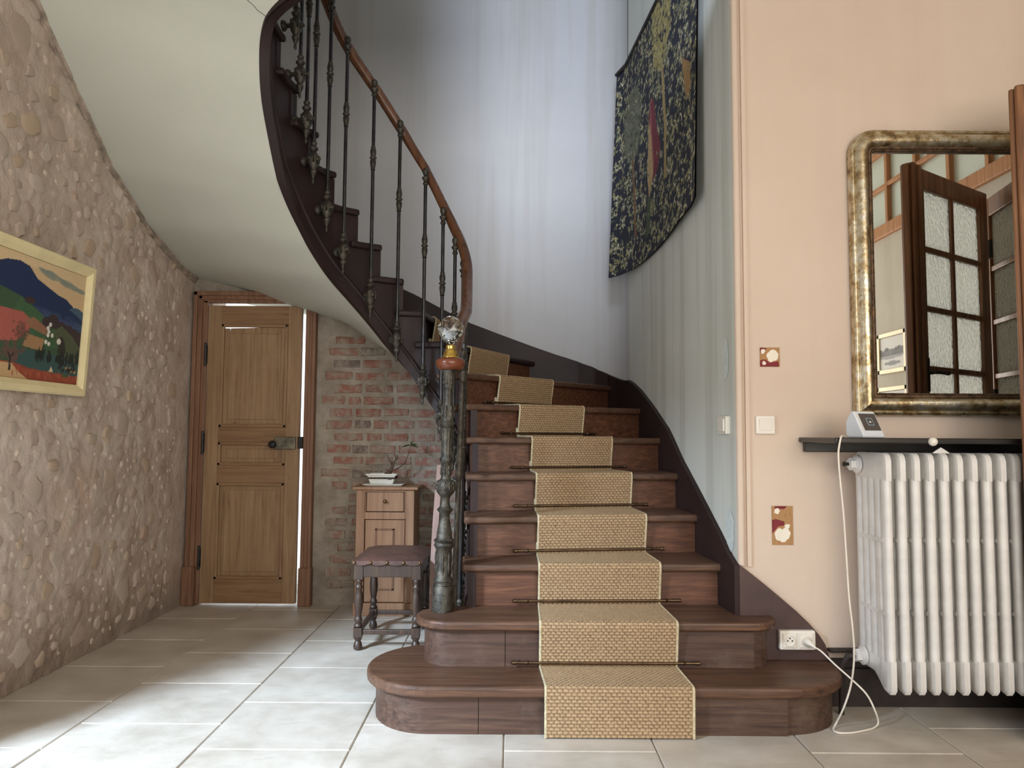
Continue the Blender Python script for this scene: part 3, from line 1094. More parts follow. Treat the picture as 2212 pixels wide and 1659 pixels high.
# proud lower band of the string with its bead
ou, inn, bead, edge = [], [], [], []
for u in np.linspace(2.6, 22, 150):
    lo = lerp_tab(STR_BOT, u)
    w = .085 if u < 18 else .085 + .02 * min(1, (u - 18))
    p, q = well(u, OFFS + .012), well(u, OFFS - .03)
    ou.append(((q[0], q[1], lo - .006), (p[0], p[1], lo - .006), (p[0], p[1], lo + w), (q[0], q[1], lo + w)))
    r_ = well(u, OFFS + .010)
    bead.append((r_[0], r_[1], lo + w))
    edge.append((r_[0], r_[1], lo + .002))
MB().grid([list(r) for r in ou]).build('string_band', 'string', st, smooth=40)
MB().tube(bead, .011, 8).build('string_bead', 'string', st, smooth=60)

# ---- wall string: brown board along side wall and back wall
side_tab = {3.16: .562, 3.30: .655, 3.638: .853, 3.84: .965, 4.091: 1.132, 4.25: 1.205, 4.4: 1.273, 4.66: 1.375, 4.85: 1.435, 4.992: 1.466}
pth = []
for y in np.linspace(3.14, 4.985, 30):
    p = side(y, 0, .001)
    pth.append((p.x, p.y, lerp_tab(side_tab, y)))
back_tab = {-.775: 1.468, -.745: 1.49, -.69: 1.525, -.581: 1.582, -.47: 1.625, -.162: 1.727, .09: 1.82, .326: 1.91, .732: 2.118, 1.0: 2.24, 1.5: 2.42, 2.09: 2.62}
for (x0, y0), (x1, y1) in zip(BACK[1:], BACK[2:]):
    for t in np.linspace(0, 1, 7)[:-1]:
        x, y = x0 + (x1 - x0) * t, y0 + (y1 - y0) * t
        pth.append((x - .002, y - .003, lerp_tab(back_tab, -x)))
rows = [[], [], [], []]
n = len(pth)
for k, (x, y, z) in enumerate(pth):
    xa, ya, _ = pth[max(0, k - 1)]
    xb, yb, _ = pth[min(n - 1, k + 1)]
    d = np.array((xb - xa, yb - ya))
    d /= np.linalg.norm(d)
    nx, ny_ = -d[1], d[0]                      # towards the stairs
    z += random.uniform(-.0012, .0012)
    dp = .62 if x > -.9 else .36
    rows[0].append((x, y, z - dp))
    rows[1].append((x + nx * .020, y + ny_ * .020, z - dp))
    rows[2].append((x + nx * .020, y + ny_ * .020, z - .004))
    rows[3].append((x, y, z))
MB().grid(rows).add([r[0] for r in rows], [(0, 1, 2, 3)]).build('wall_string', 'string', st, smooth=40)

# ---- plaster soffit under the flight
rows = []
for u in np.linspace(2.6, 20.6, 130):
    p = well(u, OFFS - .004)
    zi = lerp_tab(STR_BOT, u) + .004
    if u <= 18:
        i = min(int(u), 17)
        t = u - i
        ov = {k: V2(v) for k, v in OUT.items()}
        ov[2] = V2((.94, 3.1))
        g = lambda k: ov[min(max(k, 2), 18)]
        q = g(i) * (1 - t) + g(i + 1) * t
        if 13 <= u <= 14:
            q = (V2((-1.95, 5.4)) * max(0, 1 - 2 * t) + V2((-2.09, 5.25)) * (1 - abs(2 * t - 1)) + V2((-2.09, 4.7)) * max(0, 2 * t - 1))
    else:
        q = V2((-2.09, 3.2 - (u - 18) * .2))
    zo = lerp_tab(SOF_OUT, u) if u < 18.6 else 3.02 + (u - 18.6) * .1
    row = []
    for t in np.linspace(0, 1, 26):
        xy = p * (1 - t) + q * t
        z = zi * (1 - t) + zo * t + .010 * math.sin(PI * t)
        row.append((xy[0], xy[1], min(z, CEIL - .001 + .0 * t)))
    rows.append(row)
sof = MB().grid(rows)
sof.build('soffit', 'soffit_paint', st, smooth=180)
# hairline crack in the plaster
cr = []
for x, y in ((534, 0), (548, 12), (556, 22), (566, 29), (576, 37), (584, 43)):
    d = (at(x, y, 1.0) - Vector((0, 0, H))).normalized()
    hit = BVHTree.FromPolygons([Vector(v) for v in sof.v], sof.f).ray_cast(Vector((0, 0, H)), d)[0]
    if hit is not None:
        cr.append(hit - d * .001)
if len(cr) > 2:
    MB().tube(cr, .0011, 5).build('crack', 'black_wood', st)

# ================================================================ railing: newel, balusters, handrail
rl = empty('stair_railing', (-.284, 3.17, .36))
tag(rl, 'cast iron balustrade with crystal topped newel and wooden handrail', 'railing')
nx, ny_ = -.284, 3.172
tilt = Matrix.Rotation(math.radians(.9), 4, 'Y')
ntop = .36


def newel(prof, nm, mat, segs=24, smooth=40, flute=None, c=(nx, ny_, ntop)):
    return MB().lathe([(r, z - ntop) for r, z in prof], c, segs, tilt, flute and (flute[0] - ntop, flute[1] - ntop)).build(nm, mat, rl, smooth=smooth)


base = newel([(.043, .36), (.044, .368), (.043, .376), (.043, .462), (.040, .468)], 'newel_base', 'iron')
newel([(.036, .465), (.040, .470), (.037, .480), (.041, .488), (.037, .496), (.0325, .505), (.0335, .56), (.0325, .612), (.037, .622), (.043, .632), (.038, .642),
       (.044, .652), (.033, .662), (.032, .684), (.027, .71), (.022, .74), (.0205, .762), (.028, .770), (.034, .780), (.023, .790), (.0195, .80), (.0185, .822), (.023, .835),
       (.036, .850), (.0405, .868), (.041, .884), (.036, .898), (.022, .906), (.020, .92), (.0205, .95), (.022, .972), (.028, .982), (.029, .992), (.023, 1.0),
       (.0235, 1.02), (.0235, 1.08), (.026, 1.10), (.031, 1.118), (.025, 1.124), (.032, 1.134), (.034, 1.142), (.026, 1.15), (.0275, 1.165), (.026, 1.19), (.0225, 1.215),
       (.0215, 1.24), (.0205, 1.25), (.0205, 1.285), (.024, 1.292), (.0205, 1.30), (.023, 1.312), (.0235, 1.335), (.027, 1.35), (.030, 1.362), (.028, 1.37)], 'newel_shaft', 'iron', 24, 50, (1.0, 1.3))
# relief leaves on the newel
mb = MB()
for z0, z1, r_, k in ((.51, .61, .0335, 8), (1.155, 1.22, .026, 7), (.92, .965, .0215, 7), (.855, .90, .038, 12), (1.30, 1.345, .022, 7)):
    for j in range(k):
        a = 2 * PI * j / k
        for zz, rr in ((z0 + (z1 - z0) * .3, .0055), (z0 + (z1 - z0) * .7, .0045)):
            c_ = tilt @ Vector((r_ * math.cos(a), r_ * math.sin(a), zz - ntop))
            mb.lathe([(rr * .3, -(z1 - z0) * .26), (rr, -.004), (rr * .9, .006), (rr * .2, (z1 - z0) * .26)], Vector((nx, ny_, ntop)) + c_, 6)
mb.build('newel_ornament', 'iron', rl, smooth=60)['kind'] = 'stuff'
ctop = Vector((nx, ny_, ntop)) + tilt @ Vector((0, 0, 1.37 - ntop))
cap = MB().lathe([(.045, -.004), (.054, .004), (.0615, .016), (.0625, .026), (.060, .036), (.050, .045), (.036, .048)], (ctop.x + .006, ctop.y, ctop.z), 28).build('newel_cap', 'rail_knob', rl, smooth=60)
cap['label'] = 'glossy round wooden cap'
zc = ctop.z + .048
bs = MB().lathe([(.036, 0), (.035, .008), (.031, .012), (.031, .016), (.028, .02), (.0285, .024), (.022, .034), (.020, .040), (.022, .046), (.020, .052)], (ctop.x + .006, ctop.y, zc), 24).build('finial_collar', 'brass', rl, smooth=50)
bs['label'] = 'polished brass collar'
# faceted crystal ball
prof = [(.020, .050), (.018, .062), (.026, .070)]
vs, fs = [], []
r_, cz = .056, zc + .122
rings = 7
mb = MB()
P = [(.017, zc + .050), (.015, zc + .060), (.022, zc + .068)]
for j in range(1, rings):
    a = PI * j / rings
    P.append((r_ * math.sin(a), cz - r_ * math.cos(a)))
P.append((.012, cz + r_ * .985))
k = len(P)
sg = 10
for j, (rr, z) in enumerate(P):
    for i in range(sg):
        a = 2 * PI * (i + (.5 if j % 2 else 0)) / sg
        vs.append((ctop.x + .006 + rr * math.cos(a), ctop.y + rr * math.sin(a), z))
for j in range(k - 1):
    for i in range(sg):
        q = (i + 1) % sg
        A0, B0, A1, B1 = j * sg + i, j * sg + q, (j + 1) * sg + i, (j + 1) * sg + q
        if j % 2 == 0:
            fs += [(A0, B0, A1), (B0, B1, A1)]
        else:
            fs += [(A0, B0, B1), (A0, B1, A1)]
fs.append(tuple(range(sg))[::-1])
fs.append(tuple((k - 1) * sg + i for i in range(sg)))
gb = MB().add(vs, fs).build('crystal_ball', 'crystal', rl)
gb['label'] = 'faceted clear crystal ball'

# handrail
hp = [(ctop.x + .012, 3.165, 1.388), (-.262, 3.20, 1.405), (-.256, 3.27, 1.45), (-.25, 3.38, 1.52), (-.248, 3.5, 1.60)]
for u in np.linspace(5.0, 19.2, 72):
    p = well(u, .004)
    hp.append((p[0], p[1], RISE * u + lerp_tab({5: .80, 7: .775, 8.3: .752, 9.1: .768, 10: .825, 11.2: .82, 12.3: .81, 13.4: .778, 14.2: .768, 16: .76, 20: .76}, u)))
P = [Vector(p) for p in hp]
sec = [(-.024, -.016), (-.017, -.024), (.017, -.024), (.024, -.016), (.029, -.004), (.028, .010), (.020, .021), (0, .026), (-.020, .021), (-.028, .010), (-.029, -.004)]
rows = []
for i, p in enumerate(P):
    t = (P[min(i + 1, len(P) - 1)] - P[max(i - 1, 0)]).normalized()
    h_ = Vector((t.x, t.y, 0)).normalized()
    s_ = Vector((h_.y, -h_.x, 0))
    n_ = s_.cross(t).normalized()
    rows.append([p + s_ * a + n_ * b for a, b in sec + sec[:1]])
mb = MB().grid(rows)
mb.add(rows[0][:-1], [tuple(range(11))])
mb.build('handrail', 'rail', rl, smooth=60)


# balusters
def bal_parts():
    finial = [(.0085, -.075), (.013, -.070), (.013, -.064), (.009, -.058), (.011, -.05), (.017, -.042), (.018, -.036), (.010, -.030), (.0095, -.024), (.014, -.014), (.0155, -.004), (.013, .006), (.006, .012), (.001, .0135)]
    knot = [(.0085, -.066), (.0115, -.062), (.0095, -.056), (.0135, -.035), (.0145, -.018), (.0105, -.008), (.0165, -.003), (.0165, .003), (.0105, .008), (.0135, .018), (.0145, .034), (.0105, .050), (.0115, .056), (.0085, .060)]
    br = [(.002, -.128), (.007, -.120), (.008, -.108), (.005, -.102), (.010, -.088), (.017, -.070), (.019, -.060), (.013, -.052), (.016, -.044), (.024, -.034), (.0285, -.012), (.029, .006), (.0255, .024), (.017, .036), (.0125, .044), (.022, .054), (.024, .060), (.016, .068), (.0125, .076), (.017, .084), (.017, .090), (.010, .097), (.0085, .11)]
    return [(r * 1.2, z * 1.15) for r, z in finial], [(r * 1.18, z * 1.1) for r, z in knot], br


fin, knot, brk = bal_parts()
bal_u = [(3.75, None), (4.55, None), (5.35, None), (6.2, None), (7.05, None), (7.95, None), (8.92, 1.188), (9.9, 1.385), (11.42, 1.624), (12.62, 1.854), (13.86, 2.08),
         (14.85, 2.285), (15.65, 2.513), (16.15, 2.70), (16.62, 2.90), (17.0, 3.115), (17.7, 3.25)]
HZ = lambda u: RISE * u + lerp_tab({5: .80, 7: .775, 8.3: .752, 9.1: .768, 10: .825, 11.2: .82, 12.3: .81, 13.4: .778, 14.2: .768, 16: .76, 20: .76}, u)
fin_me = knot_me = brk_me = None


def shared(nm, prof, mat, me, loc, parent, rz=0, flute=None):
    if me is None:
        o = MB().lathe(prof, (0, 0, 0), 14, None, flute).build(nm, mat, None, smooth=55)
        me = o.data
    else:
        o = bpy.data.objects.new(nm, me)
        COL.objects.link(o)
    o.location = loc
    o.rotation_euler = (0, 0, rz)
    o.matrix_basis = Matrix.Translation(loc) @ Matrix.Rotation(rz, 4, 'Z')
    setp(o, parent)
    return o, me


arm_me = None
for u, zb in bal_u:
    x, y = well(u, lerp_tab({3: .012, 6.5: .012, 8.5: .045, 20: .045}, u))
    if zb is None:
        zb = RISE * u - .41
    zt = HZ(u) - .006
    mb = MB().lathe([(.0100, zb + .09), (.0100, zt - .06)], (x, y, 0), 10)
    rod = mb.build('baluster', 'iron_rod', rl, smooth=50)
    _, fin_me = shared('finial', fin, 'iron', fin_me, (x, y, zt), rod)
    zk = zb + (zt - zb) * .64
    _, knot_me = shared('knot', knot, 'iron', knot_me, (x, y, zk), rod)
    w0, w1 = well(u - .05), well(min(u + .05, 22))
    ang = math.atan2(w1[1] - w0[1], w1[0] - w0[0])
    _, brk_me = shared('bracket', brk, 'iron', brk_me, (x, y, zb), rod, ang)
    # arm with rosettes reaching back to the string
    if arm_me is None:
        mb = MB()
        Ry = Matrix.Rotation(PI / 2, 4, 'X')          # lathe axis along -Y, towards the string
        mb.lathe([(.012, .02), (.011, .045), (.022, .052), (.027, .060), (.027, .068), (.018, .071)], (0, 0, 0), 14, Ry)
        mb.lathe([(.010, -.020), (.013, -.030), (.008, -.036), (.010, -.041), (.002, -.047)], (0, 0, 0), 10, Ry)
        mb.box(-.024, .024, -.022, .022, -.020, .022)
        Rx = Matrix.Rotation(PI / 2, 4, 'Y')
        for s_ in (1, -1):
            mb.lathe([(.012, s_ * .022), (.014, s_ * .027), (.009, s_ * .030), (.009, s_ * .036), (.002, s_ * .040)], (0, 0, 0), 10, Rx)
        o = mb.build('bracket_arm', 'iron', None, smooth=40)
        arm_me = o.data
    else:
        o = bpy.data.objects.new('bracket_arm', arm_me)
        COL.objects.link(o)
    o.matrix_basis = Matrix.Translation((x, y, zb)) @ Matrix.Rotation(ang, 4, 'Z')
    setp(o, rod)

# slim second column behind the newel, standing on the second tread
sx, sy = -.2425, 3.258
tl = Matrix.Rotation(math.radians(1.5), 4, 'Y')
prof = [(.0115, .36), (.0115, .86), (.0120, .90), (.017, .915), (.017, .925), (.0145, .935), (.0165, .97), (.0155, 1.0), (.0125, 1.02), (.0110, 1.30), (.0105, 1.315), (.0165, 1.322), (.0130, 1.332),
        (.016, 1.345), (.019, 1.358), (.021, 1.365), (.017, 1.372)]
MB().lathe([(r, z - .36) for r, z in prof], (sx, sy, .36), 18, tl, (0, .5)).build('slim_column', 'iron', rl, smooth=50)

# ================================================================ stair runner and rods
RUN = {1: ((.13, 2.785), (.665, 2.785)), 2: ((.118, 2.995), (.655, 3.0)), 3: ((.123, 3.265), (.646, 3.285)), 4: ((.126, 3.49), (.634, 3.562)),
       5: ((.125, 3.75), (.612, 3.848)), 6: ((.109, 4.002), (.55, 4.132)), 7: ((.044, 4.23), (.4245, 4.436)), 8: ((-.0818, 4.42), (.2396, 4.79)),
       9: ((-.2532, 4.506), (-.0277, 4.977)), 10: ((-.47, 4.52), (-.406, 4.99)), 11: ((-.674, 4.56), (-.77, 5.03)), 12: ((-.907, 4.49), (-1.13, 4.92))}


def rback(i):
    return np.array((0, 1.0)) if i < 3 else backdir(i)


for i in range(3, 13):                       # keep the runner exactly on each nosing
    a, b = nose(i)
    d = (b - a) / np.linalg.norm(b - a)
    RUN[i] = tuple(tuple(a + d * np.dot(np.array(p) - a, d)) for p in RUN[i])
run = empty('stair_runner', (.39, 2.78, 0))
tag(run, 'tan woven sisal runner with cream binding down the stair treads', 'carpet runner')
CW, CL = .0195, .0122
wv, wf, wc = [], [], []


def resample(pts, s_):
    seg = [np.linalg.norm(np.array(b) - np.array(a)) for a, b in zip(pts, pts[1:])]
    cum = np.concatenate([[0], np.cumsum(seg)])
    out = []
    for t in s_:
        d = t * cum[-1]
        k = min(int(np.searchsorted(cum, d, side='right')) - 1, len(seg) - 1)
        f = (d - cum[k]) / max(seg[k], 1e-9)
        out.append(np.array(pts[k]) * (1 - f) + np.array(pts[k + 1]) * f)
    return np.array(out), cum[-1]


for i in range(1, 12):
    z = RISE * i
    bk, bk2 = rback(i), rback(i + 1)
    sides = []
    for s_ in (0, 1):
        n0 = np.array(RUN[i][s_])
        n1 = np.array(RUN[i + 1][s_])
        pl = []
        add = lambda p, zz: pl.append((p[0], p[1], zz))
        add(n1 + bk2 * .026, z + .004)
        add(n0 * .5 + (n1 + bk2 * .02) * .5, z + .004)
        add(n0 + bk * .012, z + .004)
        add(n0 - bk * .001, z + .0025)
        add(n0 - bk * .0055, z - .006)
        add(n0 - bk * .006, z - .022)
        if i == 1:
            add(n0 - bk * .004, z - .09)
            add(n0 - bk * .002, .004)
        else:
            zb = z - RISE
            add(n0 + bk * .004, z - .08)
            add(n0 + bk * .016, zb + .018)
            if i >= 4 and s_ == 0 or i >= 4:
                add(n0 + bk * .018, zb + .006)
                add(n0 + bk * .024, zb + .012)
                add(n0 + bk * .026, zb + .050)
                add(n0 + bk * .030, zb + .054)
                add(n0 + bk * .033, zb + .048)
                add(n0 + bk * .033, zb + .006)
            else:
                add(n0 + bk * .028, zb + .005)
        sides.append(pl)
    _, L0 = resample(sides[0], [0, 1])
    _, L1 = resample(sides[1], [0, 1])
    width = np.linalg.norm(np.array(RUN[i][1]) - np.array(RUN[i][0]))
    nrow, ncol = int((L0 + L1) / 2 / CL), int(.52 / CW)
    fv = np.array([.06, .5, .94])
    tv = np.concatenate([(r + fv) / nrow for r in range(nrow)])
    fu = np.array([.02, .25, .47, .53, .75, .98])
    tu = np.concatenate([(c + fu) / ncol for c in range(ncol)])
    sg_ = [.5 * sum(np.linalg.norm(np.array(s_[k + 1]) - np.array(s_[k])) for s_ in sides) for k in range(len(sides[0]) - 1)]
    cum = np.concatenate([[0], np.cumsum(sg_)])
    dd = tv * cum[-1]
    kk = np.clip(np.searchsorted(cum, dd, side='right') - 1, 0, len(sg_) - 1)
    ff = ((dd - cum[kk]) / np.array(sg_)[kk])[:, None]
    SA = np.array(sides[0]), np.array(sides[1])
    Lp = SA[0][kk] * (1 - ff) + SA[0][kk + 1] * ff
    Rp = SA[1][kk] * (1 - ff) + SA[1][kk + 1] * ff
    G = Lp[:, None, :] * (1 - tu)[None, :, None] + Rp[:, None, :] * tu[None, :, None]
    du = np.gradient(G, axis=1)
    dv = np.gradient(G, axis=0)
    N = np.cross(dv, du)
    N /= np.linalg.norm(N, axis=2)[:, :, None] + 1e-12
    rowi = np.repeat(np.arange(nrow), 3)
    cc = tu[None, :] * ncol + .5 * (rowi % 2)[:, None]
    fu_ = cc - np.floor(cc)
    fvv = np.tile(fv, nrow)[:, None]
    pill = np.clip(1 - (2 * fu_ - 1) ** 4, 0, 1) ** .6 * np.sin(PI * np.clip(fvv, 0, 1)) ** .6
    G = G + N * (pill * .0050)[:, :, None]
    k = len(wv)
    nr, nc = G.shape[:2]
    base_i = sum(len(x) for x in wv)
    wv.append(G.reshape(-1, 3))
    idx = base_i + np.arange(nr * nc).reshape(nr, nc)
    wf.append(np.stack([idx[:-1, :-1], idx[1:, :-1], idx[1:, 1:], idx[:-1, 1:]], 2).reshape(-1, 4))
    tone = np.random.RandomState(i).normal(0, .05, (nr, nc))
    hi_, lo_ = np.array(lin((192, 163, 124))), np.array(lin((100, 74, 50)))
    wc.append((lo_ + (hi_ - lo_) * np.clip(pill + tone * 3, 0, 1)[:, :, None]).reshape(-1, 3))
    for s_ in sides:
        fine, _ = resample(s_, np.linspace(0, 1, 60))
        MB().tube([tuple(p) for p in fine], .0055, 6).build('binding', 'binding', run, smooth=60)
wv = np.concatenate(wv)
wf = np.concatenate(wf)
wc = np.concatenate(wc)
me = bpy.data.meshes.new('weave')
me.vertices.add(len(wv))
me.vertices.foreach_set('co', wv.astype(np.float32).ravel())
me.loops.add(len(wf) * 4)
me.loops.foreach_set('vertex_index', wf.astype(np.int32).ravel())
me.polygons.add(len(wf))
me.polygons.foreach_set('loop_start', (np.arange(len(wf)) * 4).astype(np.int32))
me.polygons.foreach_set('loop_total', np.full(len(wf), 4, np.int32))
me.update(calc_edges=True)
a_ = me.color_attributes.new('Col', 'FLOAT_COLOR', 'POINT')
a_.data.foreach_set('color', np.concatenate([wc, np.ones((len(wc), 1))], 1).astype(np.float32).ravel())
me.materials.append(MAT['weave'])
me.shade_smooth()
o = bpy.data.objects.new('weave', me)
COL.objects.link(o)
setp(o, run)
o['kind'] = 'stuff'

ords = ['lowest', 'second', 'third', 'fourth', 'fifth', 'sixth', 'seventh', 'eighth']
for i in range(1, 8):
    l_, r_ = np.array(RUN[i + 1][0]), np.array(RUN[i + 1][1])
    if i < 3:
        l_, r_ = l_ + rback(i + 1) * .012, r_ + rback(i + 1) * .012
    else:
        l_, r_ = l_ + rback(i + 1) * .008, r_ + rback(i + 1) * .008
    d = (r_ - l_) / np.linalg.norm(r_ - l_)
    a, b = l_ - d * .095, r_ + d * .075
    z = RISE * i + .022
    rr = empty('stair_rod', (float((a + b)[0] / 2), float((a + b)[1] / 2), z))
    where = '%s tread from the floor' % ords[i - 1] if i > 1 else 'lowest tread'
    tag(rr, 'thin brass stair rod holding the runner on the %s' % where, 'stair rod', 'stair rods')
    MB().tube([(a[0], a[1], z), (b[0], b[1], z)], .0062, 8).build('rod', 'rod_brass', rr, smooth=60)
    for p, q in ((a, -d), (b, d)):
        path = [(p[0] + q[0] * t, p[1] + q[1] * t, z) for t in (-.05, -.045, -.040, -.002, .004, .010, .016, .020)]
        MB().tube(path, [.006, .0105, .006, .0062, .0095, .0075, .0085, .003], 8).build('finial', 'rod_brass', rr, smooth=60)
        e = p - q * .012
        bb = rback(i + 1)
        MB().tube([(e[0], e[1], z), (e[0] + bb[0] * .03, e[1] + bb[1] * .03, z)], .0045, 6).build('eyelet', 'blackiron', rr, smooth=60)


# ================================================================ radiator
RX, RF, RB = 1.387, 2.815, 3.065
rad = empty('radiator', (RX, 2.94, .15))
tag(rad, 'white cast iron column radiator under the black shelf', 'radiator')


def section():
    mb = MB()
    w = .0165
    # header blocks top and bottom, outline in the depth plane
    dpt = RB - RF
    topo = [(0, .93), (0, 1.005), (.008, 1.024), (.022, 1.034), (dpt - .022, 1.034), (dpt - .008, 1.024), (dpt, 1.005), (dpt, .93)]
    boto = [(0, .27), (dpt, .27), (dpt, .215), (dpt - .02, .20), (.13, .20), (.03, .150), (.014, .147), (0, .165)]
    for out in (topo, boto):
        n = len(out)
        c = (sum(p[0] for p in out) / n, sum(p[1] for p in out) / n)
        vs, fs = [], []
        for s_, xx in ((.90, -w), (1.0, -w * .62), (1.0, w * .62), (.90, w)):
            for y, z in out:
                sy = .014 if s_ < 1 else 0
                dy = y + (sy if y < c[0] else -sy)
                dz = z + (sy * .6 if z < c[1] else -sy * .6)
                vs.append((xx, dy, dz))
        for j in range(3):
            for i in range(n):
                q = (i + 1) % n
                fs.append((j * n + i, j * n + q, (j + 1) * n + q, (j + 1) * n + i))
        fs += [tuple(range(n))[::-1], tuple(3 * n + i for i in range(n))]
        mb.add(vs, fs)
    # five tubes
    for k in range(5):
        yc = .025 + k * .05
        ring = []
        for j in range(10):
            a = 2 * PI * j / 10
            ring.append((w * .98 * math.copysign(abs(math.cos(a)) ** .7, math.cos(a)), yc + .0235 * math.copysign(abs(math.sin(a)) ** .8, math.sin(a))))
        mb.grid([[(x, y, z) for x, y in ring + ring[:1]] for z in (.22, .26, .94, .98)])
    # thin web between the tubes
    mb.box(-.005, .005, .02, dpt - .02, .25, .95)
    for z in (.43, .70):
        mb.box(-w, w, .03, dpt - .03, z, z + .014)
    return mb


src = section().build('section', 'radiator', None, smooth=50)
for k in range(19):
    inst(src, (RX + .0215 + k * .0537, RF, 0), parent=rad)
done(src)
hub = MB()
for z in (.235, .985):
    hub.tube([(RX + .01, RB - .035, z), (RX + .0537 * 18 + .03, RB - .035, z)], .024, 12)
hub.build('header_pipe', 'radiator', rad, smooth=50)
Rz = Matrix.Rotation(-PI / 2, 4, 'Y')
for z, py in ((.985, RB - .045), (.24, RB - .06)):
    mb = MB()
    mb.lathe([(.036, 0), (.036, .010), (.029, .012), (.029, .017)], (RX + .002, py, z), 20, Rz)
    mb.lathe([(.025, .016), (.025, .036), (.019, .038)], (RX + .002, py, z), 6, Rz)
    mb.build('plug', 'radiator', rad, smooth=30)
MB().lathe([(.006, .036), (.006, .05), (.009, .052), (.009, .060)], (RX + .002, RB - .045, .985), 8, Rz).build('bleed_screw', 'blackiron', rad, smooth=40)
mb = MB().tube([(RX - .035, RB - .06, .24), (RX - .06, RB - .055, .235), (RX - .075, RB - .03, .19), (RX - .078, RB - .025, .002)], .011, 10)
mb.build('supply_pipe', 'black_wood', rad, smooth=60)
for x in (RX + .20, RX + .85):
    MB().box(x - .012, x + .012, RB - .12, 3.126, .165, .20).build('wall_bracket', 'radiator', rad)
MB().extr([(1.585, RF + .02, 1.034), (1.60, RF + .02, 1.045), (1.618, RF + .02, 1.056), (1.636, RF + .02, 1.045), (1.652, RF + .02, 1.034)], (0, .006, 0)).build('hook_plate', 'radiator', rad)

# ================================================================ shelf over the radiator
sh = empty('shelf', (1.8, 3.0, 1.09))
tag(sh, 'long black lacquered shelf above the white radiator', 'shelf')
MB().box(1.205, 2.44, 2.80, 3.158, 1.070, 1.0905).build('board', 'black_lacquer', sh, bevel=.004)
MB().box(1.222, 2.44, 3.125, 3.158, 1.03, 1.071).build('batten', 'black_lacquer', sh, bevel=.003)
for x in (2.42,):
    MB().extr([(x, 3.157, 1.071), (x, 2.87, 1.071), (x, 2.91, 1.05), (x, 3.157, .99)], (.018, 0, 0)).build('bracket', 'black_lacquer', sh)
MB().ball((1.565, 2.793, 1.078), .0165, 16, 10).build('knob', 'porcelain', sh, smooth=180)['label'] = 'round white porcelain knob'

# ================================================================ alarm keypad
kz = 1.0912
kp = empty('alarm_keypad', (1.362, 2.885, kz), math.radians(20))
tag(kp, 'small white wedge shaped alarm keypad on the black shelf', 'keypad')
R = Matrix.Translation((1.362, 2.885, kz)) @ Matrix.Rotation(math.radians(20), 4, 'Z')


def loc(pts):
    return [R @ Vector(p) for p in pts]


prof = [(-.036, 0), (-.038, .010), (-.034, .016), (.010, .098), (.016, .102), (.024, .099), (.050, .060), (.050, .012), (.044, 0)]
MB().extr(loc([(-.052, y, z) for y, z in prof]), R.to_3x3() @ Vector((.104, 0, 0))).build('body', 'device', kp, bevel=.005, seg=3)
nrm = Vector((0, -.082, .044)).normalized()
c0 = Vector((0, -.034, .016))
e_ = Vector((0, .044, .082)).normalized()


def face(x0, x1, s0, s1, lift, nm, mat, th=.0012):
    q = [Vector((x0, 0, 0)) + c0 + e_ * s0, Vector((x1, 0, 0)) + c0 + e_ * s0, Vector((x1, 0, 0)) + c0 + e_ * s1, Vector((x0, 0, 0)) + c0 + e_ * s1]
    q = [p + nrm * lift for p in q]
    return MB().extr(loc(q), R.to_3x3() @ (nrm * th)).build(nm, mat, kp, bevel=.0006)


face(-.034, .046, .012, .086, .0002, 'screen', 'screen')
face(-.008, .022, .034, .066, .0014, 'icon', 'icon', .0006)
face(-.0055, .0195, .0365, .0635, .0020, 'icon_inner', 'screen', .0004)
face(.002, .011, .045, .052, .0024, 'icon_mark', 'device', .0004)
for k in range(5):
    face(-.046, -.038, .016 + k * .014, .026 + k * .014, .0002, 'key', 'plastic')

# ================================================================ socket, plug and cable
so = empty('wall_socket', (1.166, 3.134, .228))
tag(so, 'white double wall socket on the dark skirting beside the steps', 'socket')
MB().box(1.094, 1.240, 3.106, 3.136, .229, .306).build('plate', 'plastic', so, bevel=.006, seg=3)
Rs = Matrix.Rotation(PI / 2, 4, 'X')
for cx in (1.133, 1.200):
    ins = MB().box(cx - .028, cx + .028, 3.101, 3.107, .239, .296).build('insert', 'plastic', so, bevel=.004)
    MB().lathe([(.0235, 0), (.0230, .0035), (.0205, .0045), (.0190, .0006), (.0005, .0006)], (cx, 3.1012, .2675), 24, Rs).build('well', 'plastic', ins, smooth=40)
    for dx, dz in ((-.0095, 0), (.0095, 0), (0, .010)):
        MB().lathe([(.0030, 0), (.0030, .0012)], (cx + dx, 3.1006, .2675 + dz), 10, Rs).build('pin_hole', 'dark_hole', ins)
pc = empty('power_cable', (1.20, 3.09, .26))
tag(pc, 'white power cable running from the socket up to the keypad', 'cable')
mb = MB()
p0 = Vector((1.200, 3.104, .2665))
mb.tube([p0, p0 + Vector((0, -.012, 0)), p0 + Vector((.004, -.028, -.003)), p0 + Vector((.011, -.040, -.008)), p0 + Vector((.020, -.046, -.016))], [.0165, .0165, .012, .007, .004], 12)
mb.build('plug', 'plastic', pc, smooth=60)
